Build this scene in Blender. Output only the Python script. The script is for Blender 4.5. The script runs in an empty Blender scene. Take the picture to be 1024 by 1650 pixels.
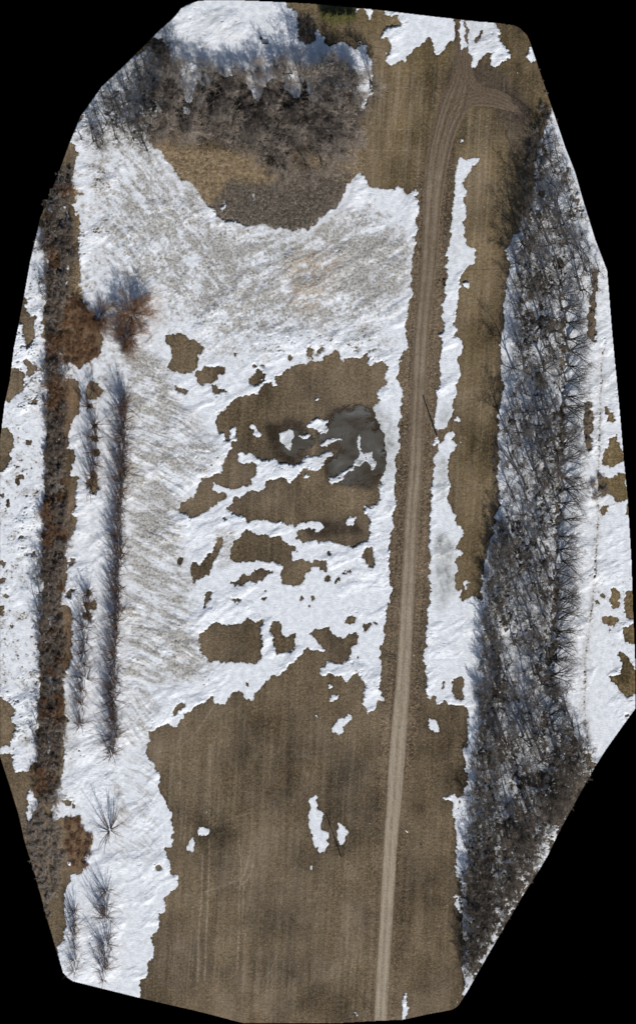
import bpy, math, random
import numpy as np
from mathutils import Vector

# ------------------------------------------------------------------ camera, sky, sun, exposure
S_ = bpy.context.scene
C = S_.collection
MPP = 0.2                                   # metres per photograph pixel (survey scale)
PW, PH = 1024, 1650
def wx(px): return (px - PW / 2) * MPP
def wy(py): return (PH / 2 - py) * MPP

cam_d = bpy.data.cameras.new('camera'); cam = bpy.data.objects.new('camera', cam_d); C.objects.link(cam)
cam_d.type = 'ORTHO'; cam_d.ortho_scale = PH * MPP; cam_d.clip_start = 1; cam_d.clip_end = 2000
cam.location = (0, 0, 150); cam.rotation_euler = (0, 0, 0)
S_.camera = cam

SUN_EL = 40.0
SUN_AZ_OFF = 19.2                           # shadows fall up and a little to the left
w = bpy.data.worlds.new('World'); S_.world = w; w.use_nodes = True
nt = w.node_tree; bg = nt.nodes['Background']
sky = nt.nodes.new('ShaderNodeTexSky'); sky.sky_type = 'NISHITA'; sky.sun_disc = False
sky.sun_elevation = math.radians(SUN_EL); sky.sun_rotation = math.radians(180 - SUN_AZ_OFF)
nt.links.new(sky.outputs[0], bg.inputs[0]); bg.inputs[1].default_value = 0.075
sd = bpy.data.lights.new('sun', 'SUN'); sd.energy = 4.2; sd.angle = math.radians(0.5); sd.color = (1.0, 0.955, 0.89)
sun = bpy.data.objects.new('sun', sd); C.objects.link(sun)
sun.rotation_euler = (math.radians(90 - SUN_EL), 0, math.radians(SUN_AZ_OFF)); sun.location = (30, -100, 90)
S_.view_settings.view_transform = 'Standard'; S_.view_settings.look = 'None'
S_.view_settings.exposure = 0.0; S_.view_settings.gamma = 1.0
try: S_.view_settings.use_curve_mapping = False
except Exception: pass

# ------------------------------------------------------------------ numeric helpers
YY, XX = np.mgrid[0:PH, 0:PW].astype(np.float32)

def pts(s): return [tuple(float(v) for v in p.split(',')) for p in s.split()]

def raster(poly, dst, val):
    p = np.array(poly, np.float32)
    x0 = int(max(0, p[:, 0].min() - 1)); x1 = int(min(PW, p[:, 0].max() + 2))
    y0 = int(max(0, p[:, 1].min() - 1)); y1 = int(min(PH, p[:, 1].max() + 2))
    if x1 <= x0 or y1 <= y0: return
    X = XX[y0:y1, x0:x1]; Y = YY[y0:y1, x0:x1]
    ins = np.zeros(X.shape, bool); n = len(p)
    for i in range(n):
        ax, ay = p[i]; bx, by = p[(i + 1) % n]
        if ay == by: continue
        c = ((ay > Y) != (by > Y)) & (X < (bx - ax) * (Y - ay) / (by - ay) + ax)
        ins ^= c
    dst[y0:y1, x0:x1][ins] = val

def blob(dst, x, y, r, val, ry=None):
    ry = ry or r
    poly = [(x + r * math.cos(a * .524), y + ry * math.sin(a * .524)) for a in range(12)]
    raster(poly, dst, val)

_rs = np.random.RandomState(7)
_TAB = _rs.rand(16, 256, 256).astype(np.float32)
def vn(x, y, k=0):
    xi = np.floor(x).astype(np.int32); yi = np.floor(y).astype(np.int32)
    fx = x - xi; fy = y - yi
    fx = fx * fx * (3 - 2 * fx); fy = fy * fy * (3 - 2 * fy)
    T = _TAB[k % 16]; a = xi & 255; b = yi & 255; a1 = (a + 1) & 255; b1 = (b + 1) & 255
    return ((T[b, a] * (1 - fx) + T[b, a1] * fx) * (1 - fy) + (T[b1, a] * (1 - fx) + T[b1, a1] * fx) * fy) * 2 - 1
def fbm(x, y, k=0, o=3, g=.5):
    s = 0; a = 1; t = 0
    for i in range(o):
        s = s + a * vn(x * 2 ** i + 13.7 * i, y * 2 ** i + 7.1 * i, k + i); t += a; a *= g
    return s / t
def aniso(sx, sy, ang, k=0, o=3):           # noise stretched along a direction (degrees, clockwise from +x in the photo)
    c, s = math.cos(math.radians(ang)), math.sin(math.radians(ang))
    u = XX * c + YY * s; v = -XX * s + YY * c
    wob = fbm(XX / 55, YY / 55, k + 5, 2) * 15
    return fbm(u / sx, (v + wob) / sy, k, o)
def gauss(a, s):
    f = np.fft.rfft2(np.pad(a, 24, mode='edge'))
    ky = np.fft.fftfreq(a.shape[0] + 48)[:, None]; kx = np.fft.rfftfreq(a.shape[1] + 48)[None]
    f *= np.exp(-2 * (math.pi * s) ** 2 * (kx ** 2 + ky ** 2))
    return np.fft.irfft2(f, s=(a.shape[0] + 48, a.shape[1] + 48))[24:-24, 24:-24].astype(np.float32)
def sstep(a, b, x): t = np.clip((x - a) / (b - a), 0, 1); return t * t * (3 - 2 * t)

def linedist(line, pad=40):
    """distance to a polyline, signed side and interpolated third column (half width)"""
    D = np.full((PH, PW), 1e3, np.float32); SG = np.zeros((PH, PW), np.float32); HW = np.ones((PH, PW), np.float32)
    for a, b in zip(line[:-1], line[1:]):
        x0 = int(max(0, min(a[0], b[0]) - pad)); x1 = int(min(PW, max(a[0], b[0]) + pad))
        y0 = int(max(0, min(a[1], b[1]) - pad)); y1 = int(min(PH, max(a[1], b[1]) + pad))
        if x1 <= x0 or y1 <= y0: continue
        X = XX[y0:y1, x0:x1]; Y = YY[y0:y1, x0:x1]
        dx, dy = b[0] - a[0], b[1] - a[1]; L2 = dx * dx + dy * dy
        t = np.clip(((X - a[0]) * dx + (Y - a[1]) * dy) / L2, 0, 1)
        d = np.hypot(X - a[0] - t * dx, Y - a[1] - t * dy)
        sg = ((X - a[0]) * dy - (Y - a[1]) * dx) / math.sqrt(L2)
        wa = a[2] if len(a) > 2 else 1; wb = b[2] if len(b) > 2 else 1
        sub = D[y0:y1, x0:x1]; m = d < sub
        sub[m] = d[m]; SG[y0:y1, x0:x1][m] = sg[m]; HW[y0:y1, x0:x1][m] = (wa + (wb - wa) * t)[m]
    return D, SG, HW

def smooth_line(line, n=6):
    out = []
    P = [np.array(p, float) for p in line]; P = [2 * P[0] - P[1]] + P + [2 * P[-1] - P[-2]]
    for i in range(1, len(P) - 2):
        for j in range(n):
            t = j / n; p0, p1, p2, p3 = P[i - 1:i + 3]
            out.append(tuple(.5 * (2 * p1 + (p2 - p0) * t + (2 * p0 - 5 * p1 + 4 * p2 - p3) * t * t + (3 * p1 - p0 - 3 * p2 + p3) * t ** 3)))
    out.append(tuple(P[-2])); return out

# ------------------------------------------------------------------ materials
def new_mat(name):
    m = bpy.data.materials.new(name); m.use_nodes = True
    n = m.node_tree; b = n.nodes['Principled BSDF']; b.inputs['Roughness'].default_value = .9
    try: b.inputs['Specular IOR Level'].default_value = .2
    except Exception: pass
    return m, n, b
def N(n, t, **kw):
    x = n.nodes.new(t)
    for k, v in kw.items():
        if k in x.inputs: x.inputs[k].default_value = v
        else: setattr(x, k, v)
    return x
def noise(n, scale, detail=3, rough=.55, vec=None, dist=0):
    x = N(n, 'ShaderNodeTexNoise', Scale=scale, Detail=detail, Roughness=rough, Distortion=dist)
    if vec: n.links.new(vec, x.inputs['Vector'])
    return x.outputs[0]
def ramp(n, src, stops):
    r = n.nodes.new('ShaderNodeValToRGB'); e = r.color_ramp.elements
    while len(e) < len(stops): e.new(.5)
    for k, (p, c) in enumerate(stops):
        e[k].position = p; e[k].color = (*c, 1) if len(c) == 3 else c
    n.links.new(src, r.inputs[0]); return r.outputs[0]
def mix(n, f, a, b, mode='MIX'):
    m = n.nodes.new('ShaderNodeMix'); m.data_type = 'RGBA'; m.blend_type = mode
    for sock, v in ((m.inputs[0], f), (m.inputs[6], a), (m.inputs[7], b)):
        if isinstance(v, bpy.types.NodeSocket): n.links.new(v, sock)
        elif isinstance(v, (int, float)): sock.default_value = v
        else: sock.default_value = (*v, 1)
    return m.outputs[2]
def math_(n, op, a, b=0, clamp=False):
    m = n.nodes.new('ShaderNodeMath'); m.operation = op; m.use_clamp = clamp
    for k, v in enumerate((a, b)):
        if isinstance(v, bpy.types.NodeSocket): n.links.new(v, m.inputs[k])
        else: m.inputs[k].default_value = v
    return m.outputs[0]
def attr(n, name):
    a = n.nodes.new('ShaderNodeAttribute'); a.attribute_name = name; return a.outputs['Fac']
def mapped(n, sc, rot=0):
    tc = n.nodes.new('ShaderNodeTexCoord'); m = n.nodes.new('ShaderNodeMapping')
    m.inputs['Scale'].default_value = sc; m.inputs['Rotation'].default_value = (0, 0, math.radians(rot))
    n.links.new(tc.outputs['Object'], m.inputs[0]); return m.outputs[0]
def bump(n, b, h, strength, dist):
    x = N(n, 'ShaderNodeBump', Strength=strength, Distance=dist); n.links.new(h, x.inputs['Height']); n.links.new(x.outputs[0], b.inputs['Normal'])

# ground
m_ground, n, b = new_mat('dry_grass_ground')
v = mapped(n, (1, 1, 1)); vs = mapped(n, (.55, .022, 1), 1.0)
c = ramp(n, noise(n, 1.3, 6, .75, v), [(.34, (.062, .042, .021)), (.5, (.158, .112, .060)), (.66, (.285, .212, .122))])
big = noise(n, .045, 4, .6, v)
c = mix(n, math_(n, 'MULTIPLY', ramp(n, big, [(.4, (0, 0, 0)), (.62, (1, 1, 1))]), .5), c, (.10, .079, .059))
c = mix(n, math_(n, 'MULTIPLY', ramp(n, noise(n, .13, 5, .7, v), [(.5, (0, 0, 0)), (.66, (1, 1, 1))]), .45), c, (.175, .13, .08))
c = mix(n, math_(n, 'MULTIPLY', ramp(n, noise(n, 3.2, 2, .8, v), [(.56, (0, 0, 0)), (.66, (1, 1, 1))]), .55), c, (.30, .245, .165))
c = mix(n, math_(n, 'MULTIPLY', ramp(n, noise(n, 2.7, 2, .8, mapped(n, (1, 1, 1), 40)), [(.36, (1, 1, 1)), (.46, (0, 0, 0))]), .6), c, (.035, .025, .015))
c = mix(n, math_(n, 'MULTIPLY', ramp(n, noise(n, 1.0, 3, .6, vs), [(.5, (0, 0, 0)), (.72, (1, 1, 1))]), .22), c, (.235, .19, .135))
c = mix(n, math_(n, 'MULTIPLY', ramp(n, noise(n, 1.3, 3, .6, mapped(n, (.8, .03, 1), 2.5)), [(.55, (0, 0, 0)), (.7, (1, 1, 1))]), .3), c, (.06, .045, .03))
fine = noise(n, 2.2, 4, .7, v)
def kind(name, dark, mid, light, sc=1.4, vec=None):
    global c
    cc = ramp(n, noise(n, sc, 5, .8, vec or v), [(.36, dark), (.5, mid), (.64, light)])
    c = mix(n, attr(n, name), c, cc)
kind('olive', (.078, .056, .022), (.165, .118, .052), (.28, .21, .105), 1.1)
kind('tan', (.22, .145, .075), (.40, .29, .17), (.62, .49, .32), 1.0, mapped(n, (.55, 1.5, 1), -25))
kind('reed', (.06, .046, .034), (.22, .178, .135), (.43, .365, .29), 1.6)
kind('rust', (.075, .042, .022), (.17, .098, .05), (.29, .18, .10), 1.6)
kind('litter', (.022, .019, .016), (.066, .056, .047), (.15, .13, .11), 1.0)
kind('verge', (.07, .048, .028), (.16, .114, .067), (.27, .20, .125), 1.4)
kind('wet', (.012, .009, .006), (.03, .021, .012), (.08, .055, .03), 1.2)
kind('mud', (.055, .04, .028), (.10, .075, .055), (.16, .125, .09), .9)
c = mix(n, math_(n, 'MULTIPLY', attr(n, 'mark'), .65), c, (.36, .30, .22))
c = mix(n, math_(n, 'MULTIPLY', attr(n, 'furrow'), .7), c, (.045, .033, .023))
c = mix(n, math_(n, 'MULTIPLY', attr(n, 'hue'), .30, True), c, (.15, .120, .090))
gv = math_(n, 'MAXIMUM', math_(n, 'ADD', math_(n, 'MULTIPLY', attr(n, 'gvar'), .62), 1.0), .28)
hsv = N(n, 'ShaderNodeHueSaturation', Saturation=1.0, Value=1.0); n.links.new(c, hsv.inputs['Color']); n.links.new(gv, hsv.inputs['Value'])
n.links.new(hsv.outputs[0], b.inputs['Base Color'])
bump(n, b, fine, .8, .4)

# snow
m_snow, n, b = new_mat('settled_snow')
v = mapped(n, (1, 1, 1))
c = ramp(n, noise(n, .6, 5, .6, v), [(.34, (.60, .635, .685)), (.64, (.80, .825, .86))])
d = attr(n, 'dirt')
grit = math_(n, 'ADD', d, math_(n, 'MULTIPLY', math_(n, 'SUBTRACT', noise(n, 1.5, 5, .8, v), .5), math_(n, 'ADD', math_(n, 'MULTIPLY', d, 2.6), .12)), True)
c = mix(n, ramp(n, grit, [(.10, (0, 0, 0)), (.9, (1, 1, 1))]), c, ramp(n, noise(n, 1.3, 5, .75, v), [(.38, (.17, .16, .14)), (.5, (.37, .36, .335)), (.64, (.55, .545, .53))]))
c = mix(n, attr(n, 'slush'), c, ramp(n, noise(n, .45, 4, .6, v), [(.35, (.22, .225, .215)), (.7, (.62, .64, .64))]))
c = mix(n, attr(n, 'strawtint'), c, ramp(n, noise(n, 1.5, 4, .7, v), [(.35, (.16, .105, .06)), (.65, (.62, .54, .45))]))
n.links.new(c, b.inputs['Base Color']); b.inputs['Roughness'].default_value = .75
bump(n, b, noise(n, 1.3, 6, .75, mapped(n, (.8, 1.9, 1), 28)), .75, .3)

# road
m_road, n, b = new_mat('gravel_road')
v = mapped(n, (1, 1, 1))
c = ramp(n, noise(n, 1.6, 5, .7, v), [(.36, (.10, .073, .048)), (.64, (.19, .145, .10))])
c2 = ramp(n, noise(n, 2.2, 5, .7, v), [(.36, (.27, .225, .16)), (.64, (.42, .36, .275))])
c = mix(n, attr(n, 'rut'), c, c2)
c = mix(n, math_(n, 'MULTIPLY', ramp(n, noise(n, 2.0, 3, .6, mapped(n, (1.8, .06, 1), 3.6)), [(.45, (0, 0, 0)), (.68, (1, 1, 1))]), .45), c, (.10, .078, .058))
c = mix(n, attr(n, 'mudtrack'), c, ramp(n, noise(n, 1.6, 3, .6, v), [(.36, (.065, .045, .03)), (.64, (.13, .096, .066))]))
n.links.new(c, b.inputs['Base Color']); bump(n, b, noise(n, 3, 4, .7, v), .4, .15)

# meltwater / rotten ice
m_pond, n, b = new_mat('meltwater_ice')
v = mapped(n, (1, 1, 1)); vd = mapped(n, (.7, 1.1, 1), 25)
c = ramp(n, noise(n, .11, 5, .55, vd, .4), [(.34, (.028, .021, .013)), (.46, (.06, .053, .042)), (.57, (.085, .08, .07)), (.66, (.15, .157, .15)), (.80, (.38, .40, .40))])
c = mix(n, attr(n, 'deep'), (.045, .035, .024), c)
n.links.new(c, b.inputs['Base Color']); b.inputs['Roughness'].default_value = .45

def bark_mat(name, dark, light, sc=6, rnd=.35):
    m, n, b = new_mat(name); v = mapped(n, (1, 1, 1))
    c = ramp(n, noise(n, sc, 3, .6, v), [(.3, dark), (.7, light)])
    oi = n.nodes.new('ShaderNodeObjectInfo')
    f = math_(n, 'ADD', math_(n, 'MULTIPLY', oi.outputs['Random'], rnd), 1 - rnd / 2)
    h = N(n, 'ShaderNodeHueSaturation'); n.links.new(c, h.inputs['Color']); n.links.new(f, h.inputs['Value'])
    n.links.new(h.outputs[0], b.inputs['Base Color']); return m
M = {
 'bark': bark_mat('grey_bark', (.025, .021, .018), (.075, .065, .055)),
 'twig': bark_mat('grey_twig', (.06, .05, .041), (.19, .163, .138)),
 'twig_brown': bark_mat('brown_twig', (.15, .125, .10), (.48, .41, .35)),
 'twig_dark': bark_mat('dark_twig', (.13, .102, .08), (.34, .275, .225)),
 'twig_rust': bark_mat('rust_twig', (.14, .078, .042), (.34, .20, .115)),
 'twig_red': bark_mat('reddish_twig', (.11, .065, .040), (.30, .18, .11)),
 'twig_pale': bark_mat('pale_twig', (.15, .135, .118), (.29, .265, .235)),
 'bark_dark': bark_mat('dark_bark', (.035, .026, .02), (.11, .08, .06)),
 'wood': bark_mat('weathered_wood', (.10, .085, .07), (.24, .21, .18)),
 'needle': bark_mat('conifer_needles', (.025, .030, .010), (.17, .16, .055), 1.5),
 'straw': bark_mat('dry_straw', (.20, .145, .085), (.58, .46, .30), .8),
 'straw_grey': bark_mat('grey_straw', (.09, .075, .06), (.36, .32, .27), .8),
 'stone': bark_mat('tan_stone', (.16, .115, .075), (.42, .33, .24), 2),
 'concrete': bark_mat('pale_concrete', (.38, .35, .29), (.62, .58, .5), 3),
 'iron': bark_mat('dark_iron', (.012, .012, .013), (.035, .034, .034), 3),
 'insul': bark_mat('glass_insulator', (.16, .2, .2), (.3, .36, .36), 3),
 'plastic': bark_mat('bleached_bone', (.55, .53, .47), (.72, .7, .64), 3),
}

# ------------------------------------------------------------------ mesh helpers
def link_mesh(name, V, F, mat, parent=None, smooth=False):
    me = bpy.data.meshes.new(name); me.from_pydata([tuple(map(float, p)) for p in V], [], F); me.update()
    if mat: me.materials.append(mat)
    if smooth: me.shade_smooth()
    o = bpy.data.objects.new(name, me); C.objects.link(o)
    if parent: o.parent = parent
    return o
def tag(o, label=None, cat=None, group=None, kind=None):
    if label: o['label'] = label
    if cat: o['category'] = cat
    if group: o['group'] = group
    if kind: o['kind'] = kind
    return o
def empty(name, x, y, z=0, rz=0, sc=1.0):
    o = bpy.data.objects.new(name, None); C.objects.link(o); o.location = (x, y, z)
    o.rotation_euler = (0, 0, rz); o.scale = (sc, sc, sc) if not isinstance(sc, tuple) else sc; o.empty_display_size = .3; return o

def grid_mesh(name, Z, keep, attrs, mat):
    """one sheet on the 1-pixel survey grid, faces only where all four corners are kept"""
    q = keep[:-1, :-1] & keep[1:, :-1] & keep[:-1, 1:] & keep[1:, 1:]
    used = np.zeros_like(keep); used[:-1, :-1] |= q; used[1:, :-1] |= q; used[:-1, 1:] |= q; used[1:, 1:] |= q
    idx = np.full(keep.shape, -1, np.int32); nv = int(used.sum()); idx[used] = np.arange(nv, dtype=np.int32)
    co = np.empty((nv, 3), np.float32); co[:, 0] = (XX[used] + .5 - PW / 2) * MPP; co[:, 1] = (PH / 2 - YY[used] - .5) * MPP; co[:, 2] = Z[used]
    f = np.stack([idx[1:, :-1][q], idx[1:, 1:][q], idx[:-1, 1:][q], idx[:-1, :-1][q]], 1).astype(np.int32)
    nf = len(f)
    me = bpy.data.meshes.new(name); me.vertices.add(nv); me.loops.add(nf * 4); me.polygons.add(nf)
    me.vertices.foreach_set('co', co.ravel()); me.loops.foreach_set('vertex_index', f.ravel())
    me.polygons.foreach_set('loop_start', np.arange(0, nf * 4, 4, dtype=np.int32))
    me.update(calc_edges=True); me.shade_smooth()
    for k, A in attrs.items():
        a = me.attributes.new(k, 'FLOAT', 'POINT'); a.data.foreach_set('value', A[used].astype(np.float32))
    me.materials.append(mat)
    o = bpy.data.objects.new(name, me); C.objects.link(o); return o

# ------------------------------------------------------------------ the survey outline
OUT = pts('250,54 280,27 291,13 303,6 318,1 328,0 395,0 440,2 500,5 550,10 600,14 700,26 735,30 770,34 800,36 828,40 838,45 848,55 854,70 870,118 890,178 910,237 925,275 940,327 958,385 977,435 980,470 984,520 989,575 994,625 999,680 1004,740 1010,800 1013,850 1016,900 1019,985 1022,1060 1023,1132 1023,1141 1002,1170 975,1208 958,1235 930,1285 900,1340 882,1378 865,1406 841,1444 812,1493 783,1543 753,1596 738,1620 728,1627 690,1634 649,1643 605,1645 553,1648 500,1649 393,1649 320,1630 225,1608 161,1592 117,1581 108,1575 101,1567 95,1546 88,1523 70,1461 56,1409 38,1350 29,1311 15,1264 0,1218 0,705 7,650 15,614 22,559 28,530 38,477 48,421 59,375 64,351 76,322 95,275 111,231 129,187 164,138 205,100')
inside = np.zeros((PH, PW), bool); raster(OUT, inside, True)

# ------------------------------------------------------------------ where snow lies (traced patches)
SN = np.zeros((PH, PW), np.float32)
PLUS = [
 # above the top wood
 '240,60 275,20 303,4 330,-4 458,-4 458,3 460,9 470,15 478,21 480,34 481,60 488,67 494,70 505,70 509,60 511,45 516,55 521,62 523,70 550,71 556,73 565,79 575,78 580,71 588,71 590,85 596,97 597,110 596,145 590,158 580,178 568,150 556,138 545,165 530,122 512,150 504,172 492,128 476,158 462,148 452,118 430,132 415,165 403,140 392,118 370,122 345,118 335,150 318,124 306,172 296,150 284,132 268,110 272,80 262,62',
 '614,60 620,45 638,42 645,40 644,32 638,23 629,22 620,23 614,12 728,22 730,44 734,51 734,63 728,67 717,75 709,85 702,89 698,83 699,76 693,62 687,60 679,72 670,76 661,83 652,97 643,95 629,105 621,100 621,94 629,76 629,66 623,61',
 '585,10 602,10 598,25 598,34 595,34 591,25', '572,10 576,10 575,22 571,22',
 '738,26 750,26 750,59 750,78 743,79 740,59', '752,26 796,30 803,47 804,62 807,73 821,82 825,85 821,94 815,94 794,110 790,101 791,85 787,82 777,88 775,98 762,108 759,103 765,88 759,85 754,82 753,56',
 '849,78 857,76 863,88 862,94 853,98 848,94', '741,223 744,223 743,232 740,231',
 # roadside strip
 '740,255 745,255 749,259 768,253 768,258 755,272 745,290 745,300 753,307 752,313 745,319 747,339 745,372 752,388 753,400 765,400 762,421 745,435 738,451 739,462 736,480 733,524 734,542 740,548 746,558 742,566 734,576 740,603 734,626 734,641 727,650 726,673 717,689 705,691 702,688 702,647 707,609 709,550 712,530 715,495 719,451 721,401 726,348 730,319 733,298 731,280 734,270',
 '726,691 730,694 729,705 734,710 737,714 726,726 724,740 720,755 720,779 725,783 717,802 725,814 726,828 734,834 733,847 743,846 746,863 734,881 729,887 746,892 734,900 736,916 730,933 731,951 737,957 739,966 772,964 775,977 772,1015 770,1059 770,1110 765,1159 762,1203 756,1232 755,1264 750,1305 749,1349 743,1393 741,1414 737,1413 734,1394 734,1350 733,1329 731,1305 726,1290 715,1288 729,1277 734,1288 743,1282 745,1268 752,1264 753,1247 746,1220 745,1207 753,1201 753,1156 750,1141 740,1135 729,1137 714,1126 709,1132 705,1134 701,1122 690,1123 687,1120 688,1100 683,1059 686,1015 689,986 692,942 692,884 692,843 693,799 696,755 701,732 706,726 709,711 717,702',
 '747,935 754,936 749,948 745,948', '743,948 731,951 737,957 742,950', '734,673 740,671 736,680 731,683', '740,707 742,707 741,717 739,717', '743,457 753,457 753,465 745,463', '702,702 704,702 704,712 701,726 700,715',
 '687,1154 693,1161 705,1166 706,1180 695,1180 692,1167', '734,1441 739,1442 740,1464 738,1473 733,1452', '652,1597 655,1614 656,1625 652,1646 648,1646 649,1625 646,1613 651,1608',
 # east wood and beyond
 '837,358 834,377 825,377 819,395 813,408 818,427 819,442 812,465 811,480 812,509 815,524 807,541 806,585 807,603 811,609 803,667 801,693 802,726 803,799 806,811 797,831 796,840 793,869 787,884 780,913 776,936 774,963 775,977 772,1015 770,1059 770,1110 765,1159 762,1203 756,1232 755,1264 750,1305 749,1349 743,1400 744,1450 746,1520 748,1600 742,1640 1040,1150 1040,900 985,420 890,170 884,180 880,200 873,215 868,235 862,255 858,285 855,325 850,345',
 # the wide middle
 '591,293 592,301 626,306 643,300 660,313 667,304 674,322 674,345 669,360 669,383 664,413 662,442 662,474 655,501 651,524 654,556 646,573 639,600 641,620 650,626 645,647 643,673 643,711 638,740 633,779 632,796 638,808 632,831 633,842 629,854 626,884 626,919 629,942 626,966 619,995 617,1024 613,1045 613,1074 610,1103 617,1126 608,1134 601,1144 591,1148 592,1138 583,1135 585,1118 585,1095 573,1083 567,1089 554,1100 550,1090 538,1086 515,1089 515,1077 526,1067 553,1068 562,1056 563,1042 576,1036 578,1021 564,1020 559,1027 535,1024 532,1012 512,1012 503,1018 503,1027 520,1042 522,1048 499,1046 492,1042 481,1059 467,1070 455,1081 432,1092 414,1115 408,1115 405,1131 394,1123 391,1112 379,1113 367,1123 360,1135 347,1128 341,1120 335,1122 317,1135 294,1154 285,1169 268,1166 255,1170 249,1180 242,1180 243,1194 234,1201 236,1217 249,1235 258,1252 258,1273 269,1305 278,1308 277,1349 278,1358 262,1367 274,1388 274,1409 287,1409 288,1426 275,1435 265,1447 266,1469 253,1471 256,1491 246,1505 246,1532 234,1573 224,1584 225,1615 90,1590 92,1525 102,1520 102,1500 108,1490 104,1467 104,1447 108,1429 117,1409 132,1406 138,1385 140,1370 148,1359 149,1352 129,1331 126,1314 105,1317 85,1323 85,1305 91,1276 100,1246 103,1217 101,1188 107,1159 103,1129 100,1100 108,1080 116,1059 117,1001 111,974 97,968 105,948 108,913 103,884 120,854 123,831 113,825 123,808 122,790 126,767 111,767 117,752 122,726 111,717 103,732 114,705 113,682 126,667 129,635 126,614 111,612 97,612 78,612 76,588 85,585 108,582 129,594 147,576 161,568 167,539 161,530 129,480 127,457 126,413 129,363 118,328 138,310 117,304 117,275 126,249 115,225 130,187 164,130 205,95 240,75 268,110 262,150 262,175 250,190 240,205 240,231 258,243 272,264 287,284 306,293 329,325 341,334 350,348 367,356 396,361 426,364 455,369 481,370 496,372 505,363 522,345 538,334 556,313 559,298 573,282 585,284',
 # far left
 '62,360 76,385 78,410 76,480 70,500 66,520 72,550 75,600 76,680 73,720 72,780 70,830 70,870 68,950 66,1000 62,1050 64,1100 62,1150 60,1200 59,1226 44,1241 25,1245 22,1226 12,1214 -5,1217 -5,690 20,540 40,400',
 '47,1273 54,1273 60,1293 53,1317 45,1327 44,1290', '76,1438 80,1437 79,1446 76,1447', '110,1383 116,1388 112,1402 108,1396',
]
MINUS = [
 '771,45 778,48 771,66 761,67 761,61 768,56', '731,1092 745,1090 745,1123 737,1128 730,1120 727,1112', '712,1097 715,1099 714,1118 711,1118', '736,1290 742,1289 741,1302 737,1303',
 '955,432 962,430 963,445 957,470 960,490 957,530 955,548 946,545 947,520 944,500 950,470', '939,650 950,645 955,665 953,700 950,725 942,720 940,690',
 '973,655 980,654 988,667 989,676 982,686 976,679', '989,698 1001,717 1006,743 996,749 982,755 970,749 972,726 979,708', '979,767 1007,758 1012,802 994,808 985,799 964,799 961,764', '967,814 979,812 980,825 967,831', '1004,814 1014,811 1016,831 1004,831',
 '983,949 992,948 998,963 996,980 986,982 979,969', '1004,954 1018,947 1022,998 1008,998 1005,977', '970,993 982,990 996,998 985,1007 967,1007', '1002,1012 1024,1004 1026,1036 1012,1036 1004,1020',
 '996,1050 1008,1053 1026,1083 1028,1118 1008,1122 996,1112 996,1103 983,1097 985,1091 998,1087 1000,1070', '1007,1150 1014,1148 1008,1161', '992,1179 999,1179 993,1191',
 # main brown islands
 '268,536 279,537 297,539 300,547 312,547 329,559 329,563 317,573 317,594 306,603 288,600 271,595 276,576 268,550', '312,600 326,598 328,587 341,588 355,588 366,594 361,601 350,600 354,606 344,616 329,619 317,613', '281,616 291,623 300,622 303,631 294,635 284,629', '341,623 348,619 353,626 363,628 366,636 350,633 345,642', '396,603 410,604 416,594 426,598 426,610 410,622 398,617',
 '411,636 420,620 432,613 445,619 440,603 452,604 467,591 484,585 499,582 511,584 519,578 525,570 543,560 548,576 561,576 579,578 591,563 589,591 611,582 623,588 621,609 624,620 605,632 614,647 596,655 610,680 622,715 618,755 613,781 610,796 611,814 600,817 588,814 585,821 594,828 597,843 594,870 570,882 551,881 532,872 531,872 490,873 476,866 476,854 473,848 455,841 437,840 414,837 402,840 379,828 364,824 347,817 312,834 297,831 287,825 288,811 314,793 320,776 338,767 358,759 360,737 372,723 373,715 363,708 351,698 347,691 348,673 364,655 373,644 402,635',
 '541,928 548,928 541,941 537,938', '588,882 601,879 601,901 601,916 594,917 588,907 583,895',
 '373,881 391,857 399,853 411,862 437,864 452,862 465,879 477,879 476,889 468,891 468,904 455,914 437,906 414,903 391,904 376,908 372,898',
 '449,922 467,904 484,898 528,906 528,916 522,922 508,910 493,922 487,939 476,944 464,938 452,942', '522,925 533,925 530,939 522,938',
 '304,910 313,906 319,910 326,901 333,892 347,878 354,863 357,869 354,884 347,895 341,916 335,929 320,932 313,932 311,944 307,933',
 '372,942 389,925 405,926 411,917 435,917 445,925 432,926 423,938 402,938 376,944', '328,954 338,952 338,966 329,977', '369,963 388,963 388,968 370,968',
 '316,1030 329,1018 347,999 361,1008 376,1007 388,1001 396,993 411,1001 426,993 420,1010 424,1030 420,1042 424,1056 408,1071 391,1067 361,1068 344,1064 335,1068 326,1056 320,1042',
 '435,1001 452,998 452,1015 458,1024 476,1015 476,1036 467,1052 446,1053 437,1036 443,1024 435,1012', '553,1001 561,989 566,998 575,991 570,1004 554,1008', '582,1007 595,1002 597,1010 585,1021', '276,1147 285,1135 303,1134 288,1150 278,1153', '250,1391 259,1397 264,1404 252,1400',
 '499,556 505,558 506,570 500,578 494,570 494,558',
 # far left
 '38,480 44,506 59,509 56,524 57,539 50,562 41,562 38,539 38,521 26,518 30,480', '10,596 20,594 38,600 38,629 26,635 8,652', '38,579 48,580 58,590 55,600 42,605', '-2,688 21,697 22,723 12,735 22,737 3,758 -4,758', '-5,1122 15,1129 23,1144 19,1159 26,1167 18,1185 15,1205 -5,1201',
]
for s in PLUS: raster(pts(s), SN, 1)
for s in MINUS: raster(pts(s), SN, 0)
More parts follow.
